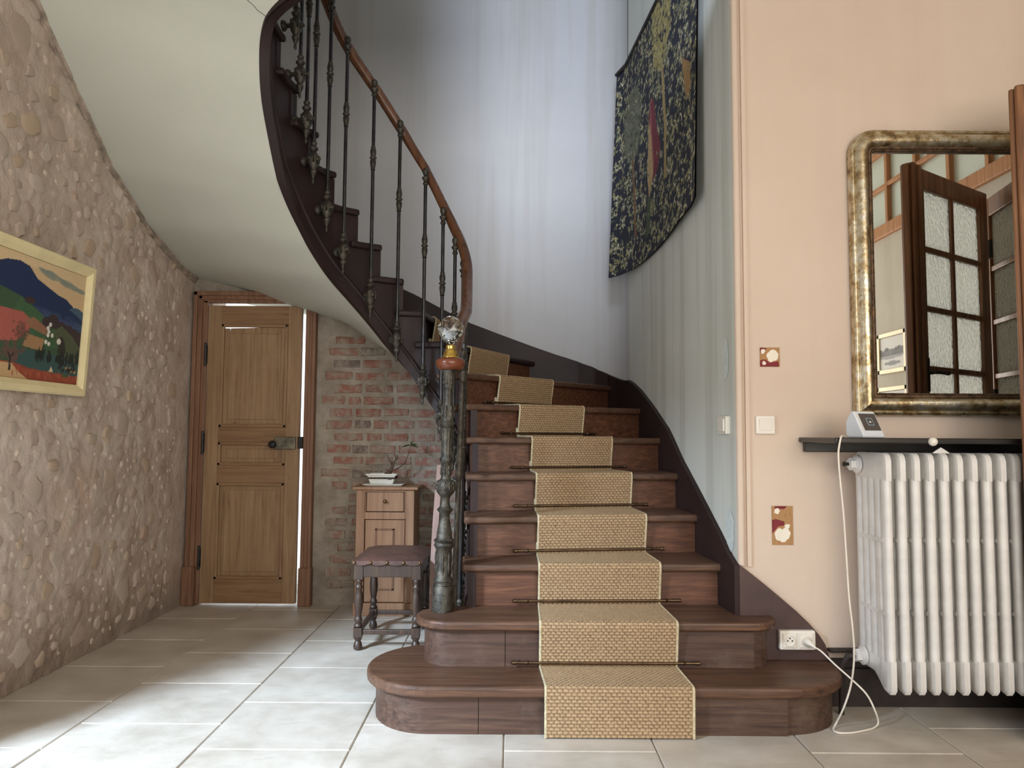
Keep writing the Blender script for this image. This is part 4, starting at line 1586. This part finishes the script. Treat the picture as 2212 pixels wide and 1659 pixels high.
q = [p0 + Vector((.018, -.045, -.014)), at(1775, 1408, 3.05), at(1805, 1437, 3.0), at(1840, 1468, 2.95), at(1872, 1500, 2.92), at(1890, 1535, 2.90), atz(1897, 1560, .018), atz(1888, 1572, .005), atz(1868, 1578, .005),
     atz(1840, 1583, .005), atz(1812, 1583, .005), atz(1800, 1576, .006), atz(1806, 1562, .02), at(1822, 1530, 2.86), at(1838, 1480, 2.84), at(1845, 1420, 2.80), at(1842, 1360, 2.785), at(1834, 1290, 2.78), at(1828, 1200, 2.78),
     at(1822, 1110, 2.78), at(1815, 1040, 2.78), at(1811, 985, 2.785), at(1813, 962, 2.79), Vector((1.222, 2.792, 1.088)), Vector((1.232, 2.805, 1.0965)), Vector((1.26, 2.85, 1.0955)), Vector((1.275, 2.88, 1.0955)), Vector((1.288, 2.905, 1.0955))]


def smooth_path(pts, n=6):
    P = [Vector(p) for p in pts]
    out = []
    for i in range(len(P) - 1):
        a, b, c, d = P[max(i - 1, 0)], P[i], P[i + 1], P[min(i + 2, len(P) - 1)]
        for k in range(n):
            t = k / n
            out.append(.5 * (2 * b + (c - a) * t + (2 * a - 5 * b + 4 * c - d) * t * t + (3 * b - 3 * c + d - a) * t ** 3))
    return out + [P[-1]]


MB().tube(smooth_path(q), .0037, 8).build('cord', 'cord', pc, smooth=180)

# ================================================================ light switches
sw_ = empty('light_switch', (1.064, 3.158, 1.102))
tag(sw_, 'white square light switch on the peach wall', 'light switch')
MB().box(1.024, 1.104, 3.146, 3.161, 1.103, 1.180).build('plate', 'plastic', sw_, bevel=.004, seg=3)
MB().extr([(1.037, 3.1445, 1.116), (1.091, 3.1445, 1.116), (1.091, 3.139, 1.167), (1.037, 3.139, 1.167)], (0, .006, 0)).build('rocker', 'plastic', sw_, bevel=.002)
s2 = empty('light_switch', tuple(side(3.275, 1.102)))
tag(s2, 'white light switch on the grey green stair wall by the corner', 'light switch')


def sbox(y0, y1, z0, z1, o0, o1):
    return MB().add([side(y, z, o) for o in (o0, o1) for z in (z0, z1) for y in (y0, y1)], [(0, 1, 3, 2), (4, 6, 7, 5), (0, 4, 5, 1), (2, 3, 7, 6), (0, 2, 6, 4), (1, 5, 7, 3)])


sbox(3.225, 3.325, 1.102, 1.180, -.003, .018).build('plate', 'plastic', s2, bevel=.004, seg=3)
sbox(3.242, 3.308, 1.114, 1.168, .015, .024).build('rocker', 'plastic', s2, bevel=.002)

# ================================================================ mirror
mx0, mx1, mz0, mz1 = 1.435, 2.38, 1.184, 2.404
mi = empty('wall_mirror', (1.9, 3.16, mz0))
tag(mi, 'large mirror in a worn gilt frame with rounded top corners', 'mirror')


def inset(w, R0=.105):
    R_ = max(R0 - w, .02)
    x0, x1, z0, z1 = mx0 + w, mx1 - w, mz0 + w, mz1 - w
    o = [(x0, z0), (x1, z0)]
    o += [(x1 - R_ + R_ * math.cos(a), z1 - R_ + R_ * math.sin(a)) for a in np.linspace(0, PI / 2, 9)]
    o += [(x0 + R_ + R_ * math.cos(a), z1 - R_ + R_ * math.sin(a)) for a in np.linspace(PI / 2, PI, 9)]
    return o


def loft(profile, nm, mat, smooth=50):
    rings = []
    for w, d in profile:
        r_ = inset(w)
        rings.append([(x, 3.157 - d, z) for x, z in r_] + [(r_[0][0], 3.157 - d, r_[0][1])])
    # points along straight edges need no subdivision
    return MB().grid(rings).build(nm, mat, mi, smooth=smooth)


loft([(0, 0), (0, .030), (.004, .036), (.012, .038), (.016, .034), (.018, .036), (.026, .050), (.038, .058), (.052, .060), (.062, .054), (.070, .042), (.074, .036)], 'frame', 'gilt')
loft([(.074, .036), (.077, .040), (.083, .040), (.086, .034), (.094, .026), (.094, .012)], 'inner_frame', 'gilt_dark')
# pearl beading next to the glass
mb = MB()
bd = inset(.0895)
bd = bd + bd[:1]
for (xa, za), (xb, zb) in zip(bd, bd[1:]):
    L = math.hypot(xb - xa, zb - za)
    n = max(1, int(L / .0085))
    for k in range(n):
        t = k / n
        x, z = xa + (xb - xa) * t, za + (zb - za) * t
        if x < 2.2:
            mb.ball((x, 3.157 - .033, z), .0036, 6, 4)
o = mb.build('beading', 'gilt_dark', mi, smooth=180)
o['kind'] = 'stuff'
g = inset(.093)
MB().extr([(x, 3.141, z) for x, z in g], (0, .006, 0)).build('glass', 'mirror', mi)

# ================================================================ glazed doors beside the mirror (seen in it too)


def glazed(name, a, b, ztop, label, rows, mat='door_dark', handle=False):
    a, b = Vector((*a, 0)), Vector((*b, 0))
    L = (b - a).length
    ang = math.atan2(b.y - a.y, b.x - a.x)
    r_ = empty(name, a, ang)
    tag(r_, label, 'door')
    T = Matrix.Translation(a) @ Matrix.Rotation(ang, 4, 'Z')
    bx = lambda x0, x1, y0, y1, z0, z1: MB().add([T @ Vector((x, y, z)) for z in (z0, z1) for y in (y0, y1) for x in (x0, x1)],
                                                 [(0, 2, 3, 1), (4, 5, 7, 6), (0, 1, 5, 4), (2, 6, 7, 3), (0, 4, 6, 2), (1, 3, 7, 5)])
    s_ = .085
    bx(0, s_, -.021, .021, .008, ztop).build('stile', mat, r_, bevel=.004)
    bx(L - s_, L, -.021, .021, .008, ztop).build('stile', mat, r_, bevel=.004)
    bx(s_, L - s_, -.020, .020, ztop - .10, ztop).build('rail', mat, r_, bevel=.004)
    bx(s_, L - s_, -.020, .020, .008, .22).build('rail', mat, r_, bevel=.004)
    ph = .292
    zb = ztop - .10 - rows * ph
    bx(s_, L - s_, -.020, .020, zb - .10, zb).build('rail', mat, r_, bevel=.004)
    bx(s_, L - s_, -.010, .010, .22, zb - .10).build('panel', mat, r_, bevel=.006)
    w = L - 2 * s_
    bx(s_ + w / 2 - .014, s_ + w / 2 + .014, -.016, .016, zb, ztop - .10).build('muntin', mat, r_, bevel=.004)
    for k in range(rows):
        z0 = zb + ph * k
        if k:
            bx(s_, L - s_, -.0155, .0155, z0 - .014, z0 + .014).build('muntin', mat, r_, bevel=.004)
        for x0, x1 in ((s_, s_ + w / 2 - .014), (s_ + w / 2 + .014, L - s_)):
            bx(x0, x1, -.003, .003, z0 + (.014 if k else 0), z0 + ph - (.014 if k < rows - 1 else 0)).build('pane', 'obscure_glass', r_)
    return r_, T, bx


dA, T, bx = glazed('glazed_door', (1.918, 2.734), (2.528, 2.321), 2.40, 'open brown glazed door leaf standing across the end of the mirror', 4)
# moulded meeting edge
mb = MB()
for x0, x1, y0, y1 in ((-.030, .0, -.030, .030), (-.045, -.028, -.018, .018), (-.012, .03, -.040, -.020), (-.012, .03, .020, .046)):
    pass
bx(-.034, .001, -.034, .034, .008, 2.412).build('meeting_moulding', 'door_dark', dA, bevel=.010, seg=3)
bx(-.052, -.032, -.018, .018, .008, 2.406).build('meeting_moulding', 'door_dark', dA, bevel=.007, seg=3)
bx(.0, .030, .020, .040, .008, 2.404).build('meeting_moulding', 'door_dark', dA, bevel=.008, seg=3)
mb = MB()
hb = T @ Vector((.045, .02, 1.40))
hd = (T.to_3x3() @ Vector((0, 1, 0)))
hx = (T.to_3x3() @ Vector((1, 0, 0)))
mb.tube([hb, hb + hd * .05, hb + hd * .06 + hx * .03, hb + hd * .058 + hx * .1], [.011, .009, .009, .012], 10)
mb.tube([hb + Vector((0, 0, -.09)) + hd * .004, hb + Vector((0, 0, .07)) + hd * .004], .018, 8)
mb.build('handle', 'blackiron', dA, smooth=60)
for z in (.5, 1.3, 2.1):
    hb = T @ Vector(((Vector((2.528, 2.321, 0)) - Vector((1.918, 2.734, 0))).length + .012, .024, z))
    MB().tube([hb + Vector((0, 0, -.05)), hb + Vector((0, 0, .05))], .011, 8).build('hinge', 'blackiron', dA, smooth=60)
dB, T2, bx2 = glazed('glazed_door', (2.63, 2.18), (2.49, 2.92), 2.40, 'second brown glazed door leaf folded back towards the peach wall', 4)

# ---- framed pictures on the entrance wall, seen in the mirror
for z0, z1, y0, y1, lab in ((1.60, 1.92, .20, .64, 'pale framed ink landscape reflected in the mirror'), (1.12, 1.49, .18, .64, 'pale framed print hanging under the ink landscape')):
    pf = empty('framed_print', (3.0, (y0 + y1) / 2, z0))
    tag(pf, lab, 'picture')
    x = 2.975
    mb = MB().box(x, 2.999, y0, y1, z0, z0 + .03).box(x, 2.999, y0, y1, z1 - .03, z1).box(x, 2.999, y0, y0 + .03, z0, z1).box(x, 2.999, y1 - .03, y1, z0, z1)
    mb.build('frame', 'cream_frame', pf)
    cv = Canvas(50, 36, (206, 206, 200))
    cv.poly([(0, .42), (.1, .5), (.3, .6), (.45, .52), (.7, .68), (.9, .56), (1, .6), (1, .42)], (96, 98, 100))
    cv.poly([(0, .42), (1, .42), (1, .34), (.6, .30), (0, .36)], (150, 152, 154))
    cv.ell(.5, .18, .34, .06, 0, (128, 130, 132))
    for _ in range(30):
        cv.ell(rp.rand(), .5 + rp.rand() * .12, .06, .05, 0, (80 + rp.randint(40),) * 3)
    cv.build('print', lambda s, t: (2.985, y1 - .03 - (y1 - y0 - .06) * s, z0 + .03 + (z1 - z0 - .06) * t), 'art', pf)

# ================================================================ landscape painting on the rubble wall
py0, py1, pz0, pz1 = 2.78, 3.60, 1.262, 1.885
pa = empty('framed_painting', (WX + .03, (py0 + py1) / 2, pz0))
tag(pa, 'cream framed painting of blue hills and green fields on the rubble wall', 'picture')


def pw(y, z, out):
    return Vector((WX + .022 + out + .030 * (z - pz0) / (pz1 - pz0), y, z))


fw = .052
prof = [(0, -.012), (0, .010), (.006, .020), (.030, .022), (.040, .014), (fw - .006, .010), (fw, .006), (fw, -.002)]
rings = []
for w, d in prof:
    c = [(py0 + w, pz0 + w), (py1 - w, pz0 + w), (py1 - w, pz1 - w), (py0 + w, pz1 - w)]
    rings.append([pw(y, z, d) for y, z in c + c[:1]])
MB().grid(rings).build('frame', 'cream_frame', pa, smooth=20)
cv = Canvas(230, 170, (214, 182, 140))
ra = np.random.RandomState(3)
E_ = cv.ell
cv.poly([(0, .86), (.3, .93), (.6, .92), (1, .86), (1, 1), (0, 1)], (222, 194, 152))
for _ in range(46):
    t = ra.rand()
    E_(.52 + .46 * t + ra.normal(0, .01), .93 - .09 * t + ra.normal(0, .012), .05, .012, -.2, (134, 142, 130), .55)
# mountains
cv.poly([(0, .80), (.1, .86), (.22, .92), (.33, .94), (.42, .92), (.50, .84), (.60, .80), (.72, .755), (.80, .74), (.88, .69), (.93, .64), (1, .58), (1, .44), (0, .5)], (30, 48, 84))
cv.poly([(.84, .66), (.90, .69), (.95, .685), (1, .665), (1, .58), (.93, .62)], (66, 92, 112))
for _ in range(240):
    x = ra.rand()
    E_(x, .60 - .12 * x + ra.normal(0, .03), .05, .022, -.25, (44 + ra.randint(30), 66 + ra.randint(26), 102 + ra.randint(16)), .35)
cv.poly([(0, .66), (.2, .70), (.38, .66), (.55, .56), (.7, .49), (1, .38), (1, 0), (0, 0)], (62, 88, 62))
cv.poly([(.36, .66), (.5, .60), (.62, .53), (.75, .44), (.9, .3), (.5, .3), (.3, .5)], (66, 98, 66))
for x, y, a, b in ((.63, .50, .05, .05), (.69, .52, .06, .06), (.78, .48, .06, .055), (.86, .46, .05, .06), (.92, .44, .05, .06), (.97, .41, .05, .07), (.74, .42, .03, .06), (.80, .30, .03, .09), (.45, .645, .05, .03)):
    E_(x, y, a, b, 0, (62, 48, 50))
cv.poly([(.70, .44), (.78, .50), (.9, .43), (1, .33), (1, .1), (.86, .1), (.78, .26)], (84, 90, 66))
E_(.80, .32, .035, .09, .2, (54, 48, 44))
E_(.66, .405, .03, .08, 0, (60, 50, 48), .3)
# pink and tan fields
cv.poly([(.0, .5), (.2, .54), (.40, .54), (.50, .48), (.46, .40), (.36, .30), (.1, .26), (0, .3)], (176, 96, 84))
cv.poly([(.42, .48), (.50, .52), (.64, .45), (.63, .39), (.47, .43)], (150, 108, 82))
cv.poly([(.45, .375), (.62, .355), (.60, .25), (.42, .27)], (166, 128, 90))
for _ in range(60):
    E_(.40 + ra.normal(0, .035), .35 + ra.normal(0, .06), .012, .012, 0, (110, 76, 66), .6)
E_(.12, .3, .05, .05, 0, (92, 52, 48))
# white blossom
for x, y in ((.645, .455), (.665, .49), (.655, .425), (.65, .395), (.69, .40), (.635, .335), (.665, .325), (.765, .36)):
    E_(x, y, .014 if x < .76 else .021, .019 if x < .76 else .026, 0, (226, 220, 206))
# trees and village
cv.poly([(.36, .25), (.7, .24), (1, .2), (1, .05), (.3, .07)], (58, 86, 84))
for x in (.56, .585, .61, .68, .77, .80, .83, .86, .90, .93, .98):
    for _ in range(16):
        E_(x + ra.normal(0, .009), .215 + ra.normal(0, .025), .006, .026, ra.normal(0, .2), (34, 42, 36))
for _ in range(14):
    E_(.78 + ra.rand() * .18, .11 + ra.rand() * .03, .014, .016, 0, [(176, 146, 100), (44, 40, 38), (150, 120, 84)][ra.randint(3)])
cv.poly([(.69, .09), (.71, .135), (.735, .09)], (214, 196, 160))
cv.poly([(0, .12), (.35, .13), (.5, .095), (.7, .085), (1, .075), (1, 0), (0, 0)], (150, 72, 52))
cv.poly([(0, .12), (.34, .12), (.4, .06), (.5, 0), (0, 0)], (204, 168, 124))
for _ in range(70):
    E_(.34 + ra.rand() * .66, .03 + ra.rand() * .05, .004, .024, .1, (180 + ra.randint(-30, 20), 96, 70), .6)
for _ in range(40):
    E_(.33 + ra.normal(0, .045), .20 + ra.normal(0, .035), .02, .02, 0, (104, 78, 70), .7)
cv.poly([(.315, .06), (.335, .06), (.33, .16), (.36, .2), (.35, .205), (.325, .17), (.30, .21), (.295, .2), (.318, .15)], (40, 34, 32))
E_(.86, .068, .04, .012, 0, (70, 96, 64))
cv.speck(4, ra)
cv.build('canvas', lambda s, t: pw(py0 + fw + (py1 - py0 - 2 * fw) * s, pz0 + fw + (pz1 - pz0 - 2 * fw) * t, .001), 'art', pa)

# ================================================================ tapestry on the stair wall
tp = empty('tapestry', tuple(side(4.2, 2.2)))
tag(tp, 'dark blue leafy woven tapestry hanging on the stair wall', 'tapestry')
rt = np.random.RandomState(8)
cv = Canvas(320, 350, (38, 40, 54))
pal = [(188, 176, 122), (150, 142, 96), (120, 122, 88), (204, 196, 150), (86, 96, 78), (214, 208, 184), (104, 112, 102), (66, 78, 70)]


def leaf_spray(x, y, s_):
    for _ in range(rt.randint(4, 8)):
        a = rt.rand() * 6.28
        E = .012 * s_
        cv.ell(x + E * 1.1 * math.cos(a), y + E * 1.1 * math.sin(a), .0120 * s_, .0044 * s_, a, pal[rt.randint(len(pal))], .9)


for _ in range(1250):
    leaf_spray(rt.rand(), rt.rand(), rt.uniform(.4, 1.0))
# two pale tree crowns and their trunks
for cx, cy, rx_, ry_, col in ((.60, .93, .12, .24, (172, 160, 104)), (.20, .66, .12, .17, (110, 112, 92))):
    for _ in range(520):
        a, r_ = rt.rand() * 6.28, math.sqrt(rt.rand())
        j = rt.randint(-22, 22)
        cv.ell(cx + rx_ * r_ * math.cos(a), cy + ry_ * r_ * math.sin(a), .012, .008, rt.rand() * 3, tuple(c + j for c in col), .8)
cv.poly([(.60, .70), (.625, .70), (.66, .44), (.65, .24), (.62, .24), (.63, .44)], (168, 146, 96))
cv.poly([(.19, .50), (.215, .50), (.235, .30), (.25, .14), (.225, .13), (.21, .32)], (128, 96, 64))
# crimson cloth shape and tan shapes
cv.poly([(.46, .66), (.50, .62), (.53, .5), (.58, .40), (.54, .32), (.47, .30), (.45, .42), (.43, .58)], (118, 48, 58))
cv.poly([(.46, .66), (.47, .5), (.49, .36), (.46, .31), (.44, .5)], (158, 92, 92))
cv.poly([(.43, .58), (.46, .48), (.48, .33), (.42, .24), (.40, .34)], (182, 154, 110))
cv.poly([(.40, .25), (.44, .24), (.42, .10), (.36, .09)], (74, 86, 62))
cv.poly([(.84, .60), (.87, .57), (.92, .53), (.935, .44), (.91, .40), (.88, .44), (.86, .52)], (166, 132, 84))
for _ in range(260):
    leaf_spray(rt.rand(), rt.rand(), rt.uniform(.3, .6))
cv.speck(7, rt)


def tap(s, t):
    # s from the far (left) edge to the near (right) edge, t up
    y = 5.08 - (5.08 - 3.475) * s
    zb = 2.165 + .055 * s - .03 * math.sin(PI * s)
    zt = 3.60
    z = zb + (zt - zb) * t
    out = .03 + .012 * math.sin(7 * s + 1.5) * (1 - t) + .05 * max(0, (.18 - s) / .18) * (1 - t) + .05 * max(0, (s - .93) / .07) * (1 - t) * .4
    p = side(y, z, out)
    if y > 4.99:
        p.x -= .35 * (y - 4.99)
    return p


cv.build('cloth', tap, 'tapestry', tp)
bk_rows = [[tap(s, t) + Vector((.008, 0, 0)) for s in np.linspace(.002, .998, 40)] for t in np.linspace(.002, .998, 12)]
MB().grid(bk_rows).build('lining', 'black_wood', tp, smooth=180)
MB().tube([tap(s, .995) + Vector((-.002, 0, .01)) for s in np.linspace(0, 1, 12)], .012, 8).build('hanging_rod', 'black_wood', tp, smooth=60)
for s in (.12, .9):
    p = tap(s, .995)
    MB().tube([p, Vector((p.x + .012, p.y, 5.5))], .002, 5).build('wire', 'blackiron', tp)

# ================================================================ bedside cabinet under the stairs
cx0, cx1, cy0, cy1, ct = -.943, -.590, 4.605, 4.868, .772
cb = empty('pine_cabinet', ((cx0 + cx1) / 2, (cy0 + cy1) / 2, 0))
tag(cb, 'narrow pine bedside cabinet against the brick wall', 'cabinet')
MB().box(cx0, cx0 + .018, cy0, cy1, 0, ct - .018).box(cx1 - .018, cx1, cy0, cy1, 0, ct - .018).box(cx0 + .018, cx1 - .018, cy1 - .012, cy1, 0, ct - .018).box(cx0 + .018, cx1 - .018, cy0 + .02, cy1 - .012, .06, .075).build('body', 'cab', cb, bevel=.002)
MB().box(cx0 - .024, cx1 + .024, cy0 - .024, cy1 + .004, ct - .018, ct).build('top', 'cab', cb, bevel=.005)
MB().box(cx0 - .008, cx1 + .008, cy0 - .014, cy0 + .02, 0, .075).build('plinth', 'cab', cb, bevel=.004)
# face frame
MB().box(cx0, cx0 + .052, cy0 - .004, cy0 + .014, .075, ct - .018).build('frame_stile', 'cab', cb, bevel=.003)
MB().box(cx1 - .052, cx1, cy0 - .004, cy0 + .014, .075, ct - .018).build('frame_stile', 'cab', cb, bevel=.003)
MB().box(cx0 + .052, cx1 - .052, cy0 - .0035, cy0 + .0135, ct - .03, ct - .018).build('frame_rail', 'cab', cb)
MB().box(cx0 + .052, cx1 - .052, cy0 - .0035, cy0 + .0135, .575, .618).build('frame_rail', 'cab', cb, bevel=.003)
dw = MB().box(cx0 + .064, cx1 - .064, cy0 + .000, cy0 + .014, .622, ct - .033).build('drawer', 'cab', cb, bevel=.003)
MB().box(cx0 + .052, cx0 + .061, cy0 + .004, cy0 + .014, .618, ct - .030).build('drawer_moulding', 'frame_pine', cb)
MB().box(cx1 - .061, cx1 - .052, cy0 + .004, cy0 + .014, .618, ct - .030).build('drawer_moulding', 'frame_pine', cb)
MB().lathe([(.006, 0), (.005, .008), (.010, .013), (.012, .018), (.009, .024), (.002, .026)], ((cx0 + cx1) / 2, cy0, .685), 14, Rs).build('knob', 'nail', dw, smooth=50)
dd = MB().box(cx0 + .056, cx1 - .056, cy0 + .004, cy0 + .016, .080, .571).build('door', 'cab', cb, bevel=.002)
px0, px1, pz0_, pz1_ = cx0 + .118, cx1 - .118, .15, .52
for a in ((px0, px1, pz1_ - .012, pz1_), (px0, px1, pz0_, pz0_ + .012), (px0, px0 + .012, pz0_, pz1_), (px1 - .012, px1, pz0_, pz1_)):
    MB().box(a[0], a[1], cy0 - .001, cy0 + .006, a[2], a[3]).build('panel_moulding', 'frame_pine', dd, bevel=.002)
MB().box(px0 + .012, px1 - .012, cy0 + .0015, cy0 + .006, pz0_ + .012, pz1_ - .012).build('panel', 'cab', dd)

# ================================================================ saucer and bonsai on the cabinet
MB_ = MB()
cxp, cyp = -.806, 4.73
MB_.extr([(cxp - .100, cyp - .065, ct + .0005), (cxp + .125, cyp - .065, ct + .0005), (cxp + .125, cyp + .065, ct + .0005), (cxp - .100, cyp + .065, ct + .0005)], (0, 0, .006))
MB_.extr([(cxp - .112, cyp - .075, ct + .006), (cxp + .137, cyp - .075, ct + .006), (cxp + .137, cyp + .075, ct + .006), (cxp - .112, cyp + .075, ct + .006)], (0, 0, .006))
tag(MB_.build('saucer', 'porcelain', None, bevel=.003), 'flat white rectangular saucer under the plant pot', 'saucer')
pp = empty('potted_plant', (cxp, cyp, ct + .012))
tag(pp, 'sparse leggy bonsai in a white rectangular pot on the cabinet', 'plant')
z0 = ct + .0125


def frust(x, y, a0, b0, a1, b1, z0, z1):
    return [[(x - a, y - b, z), (x + a, y - b, z), (x + a, y + b, z), (x - a, y + b, z), (x - a, y - b, z)] for a, b, z in ((a0, b0, z0), (a1, b1, z1))]


rr = [(.072, .046, .006), (.086, .056, .050), (.095, .064, .052), (.096, .065, .062), (.090, .059, .062), (.086, .055, .050)]
MB().grid([[(cxp - a, cyp - b, z0 + z), (cxp + a, cyp - b, z0 + z), (cxp + a, cyp + b, z0 + z), (cxp - a, cyp + b, z0 + z), (cxp - a, cyp - b, z0 + z)] for a, b, z in rr]).box(cxp - .07, cxp + .07, cyp - .044, cyp + .044, z0, z0 + .010).build('pot', 'porcelain', pp, bevel=.002)
MB().box(cxp - .085, cxp + .085, cyp - .054, cyp + .054, z0 + .030, z0 + .054).build('soil', 'soil', pp)
mb = MB()
for dx, dz, w in ((0, 0, .006), (.006, .004, .004), (-.008, .003, .003), (.003, .009, .003), (.010, -.001, .005)):
    mb.box(cxp + .048 + dx - w, cxp + .048 + dx + w, cyp - .0535, cyp - .0505, z0 + .028 + dz - .002, z0 + .028 + dz + .002)
mb.build('pot_motif', 'ink', pp)
tz = z0 + .05
tk = [(cxp + .018, cyp, tz), (cxp + .038, cyp, tz + .012), (cxp + .050, cyp - .002, tz + .032), (cxp + .060, cyp, tz + .058), (cxp + .070, cyp + .002, tz + .085)]
MB().tube(smooth_path(tk, 3), [.018 - .001 * k for k in range(13)], 8).build('trunk', 'bark', pp, smooth=60)


def branch(pts, r0):
    sp = smooth_path(pts, 4)
    MB().tube(sp, [r0 * (1 - .7 * k / len(sp)) for k in range(len(sp))], 6).build('branch', 'bark', pp, smooth=60)


branch([tk[3], (cxp + .05, cyp - .01, tz + .085), (cxp + .036, cyp - .012, tz + .105), (cxp + .03, cyp - .015, tz + .128)], .006)
branch([tk[4], (cxp + .082, cyp, tz + .105), (cxp + .072, cyp, tz + .125), (cxp + .066, cyp, tz + .135)], .005)
branch([tk[4], (cxp + .092, cyp, tz + .110), (cxp + .084, cyp, tz + .130)], .005)
branch([tk[2], (cxp + .095, cyp, tz + .045), (cxp + .135, cyp, tz + .080), (cxp + .155, cyp + .003, tz + .125), (cxp + .168, cyp + .004, tz + .165), (cxp + .172, cyp + .004, tz + .188)], .0042)
branch([(cxp + .135, cyp, tz + .080), (cxp + .145, cyp - .004, tz + .078), (cxp + .138, cyp - .004, tz + .096)], .003)
for dx, dz, a, ln in ((-.034, .000, PI + .10, .056), (.036, .010, .28, .046), (.034, -.012, -.18, .050), (-.002, .024, 1.6, .036), (.010, .018, 1.05, .040)):
    bx_, bz_ = cxp + .172, tz + .190
    d = Vector((math.cos(a), -.15, math.sin(a)))
    s_ = d.cross(Vector((0, 1, 0))).normalized() * .35 + Vector((0, 1, 0)) * .8
    s_.normalize()
    pts = []
    for t, w in ((0, .002), (.25, .010), (.55, .0125), (.8, .008), (1, .0008)):
        c = Vector((bx_, cyp + .004, bz_)) + d * (ln * t) + Vector((0, 0, -.010 * t * t))
        pts.append([c + s_ * w + Vector((0, 0, .002)), c, c - s_ * w + Vector((0, 0, .002))])
    MB().grid(pts).build('leaf', 'leaf', pp, smooth=180)

# ================================================================ stool
sx0, sx1, sy0, sy1 = -.800, -.455, 3.862, 4.335
stl = empty('stool', ((sx0 + sx1) / 2, (sy0 + sy1) / 2, 0))
tag(stl, 'dark turned leg stool with a studded brown leather seat', 'stool')
leg = [(.014, 0), (.021, .006), (.023, .02), (.019, .034), (.014, .045), (.017, .052), (.021, .058), (.021, .062), (.014, .066)]
leg2 = [(.014, .112), (.021, .118), (.021, .124), (.015, .132), (.019, .142), (.021, .150), (.017, .162), (.014, .168), (.017, .18), (.022, .215), (.0235, .245), (.021, .275), (.015, .300), (.019, .308), (.021, .314), (.016, .322), (.015, .335), (.019, .342), (.019, .35), (.015, .356)]
lx = (sx0 + .026, sx1 - .026)
ly = (sy0 + .026, sy1 - .026)
for x in lx:
    for y in ly:
        mb = MB().lathe(leg, (x, y, 0), 16).box(x - .021, x + .021, y - .021, y + .021, .065, .113).lathe(leg2, (x, y, 0), 16).box(x - .022, x + .022, y - .022, y + .022, .355, .44)
        mb.build('leg', 'stool_wood', stl, smooth=40)
for y in ly:
    MB().box(lx[0] + .02, lx[1] - .02, y - .011, y + .011, .078, .102).build('stretcher', 'stool_wood', stl, bevel=.003)
for x in lx:
    MB().box(x - .011, x + .011, ly[0] + .02, ly[1] - .02, .078, .102).build('stretcher', 'stool_wood', stl, bevel=.003)
for y in ly:
    MB().box(lx[0] + .02, lx[1] - .02, y - .017, y + .017, .365, .432).build('apron', 'stool_wood', stl, bevel=.004)
for x in lx:
    MB().box(x - .017, x + .017, ly[0] + .02, ly[1] - .02, .365, .432).build('apron', 'stool_wood', stl, bevel=.004)
rows = []
n = 18
for j in range(n + 1):
    row = []
    for i in range(n + 1):
        s, t = i / n, j / n
        e = (1 - (2 * s - 1) ** 6) * (1 - (2 * t - 1) ** 6)
        row.append((sx0 - .006 + (sx1 - sx0 + .012) * s, sy0 - .006 + (sy1 - sy0 + .012) * t, .450 + .020 * e + .006 * math.sin(PI * s) * math.sin(PI * t)))
    rows.append(row)
mb = MB().grid(rows)
loop = [rows[0][i] for i in range(n + 1)] + [rows[j][n] for j in range(1, n + 1)] + [rows[n][i] for i in range(n - 1, -1, -1)] + [rows[j][0] for j in range(n - 1, -1, -1)]
low = []
for k, (x, y, z) in enumerate(loop):
    low.append((x, y, .430 + .004 * math.cos(2 * PI * k / 4.5)))
mb.grid([loop, low])
mb.build('seat', 'leather', stl, smooth=60)
for k in range(5):
    MB().ball((sx0 + .006 + (sx1 - sx0 - .012) * k / 4, sy0 - .008, .442), .0085, 10, 6).build('stud', 'nail', stl, smooth=180)
for k in range(1, 5):
    MB().ball((sx0 - .008, sy0 + (sy1 - sy0) * k / 4.3, .442), .0085, 10, 6).build('stud', 'nail', stl, smooth=180)

# ================================================================ plank leaning under the stairs
pk = []
a, b = at(937, 1312, 3.95), at(951, 1004, 4.10)
for t in np.linspace(0, 1, 10):
    c = a.lerp(b, t)
    c.z = .012 + (b.z - .012) * t
    c.x = -.405 + (b.x + .405) * t + .020 * math.sin(PI * t) * 0
    bow = -.012 * math.sin(PI * t)
    pk.append([(c.x - .016 + bow, c.y, c.z), (c.x + .016 + bow, c.y, c.z), (c.x + .020 + bow, c.y + .11, c.z), (c.x - .012 + bow, c.y + .11, c.z), (c.x - .016 + bow, c.y, c.z)])
mb = MB().grid(pk)
mb.add([p for p in pk[0][:4]], [(0, 1, 2, 3)])
mb.add([p for p in pk[-1][:4]], [(0, 1, 2, 3)])
tag(mb.build('leaning_plank', 'plank', None, smooth=30), 'tall pinkish grey plank leaning behind the newel post', 'plank')
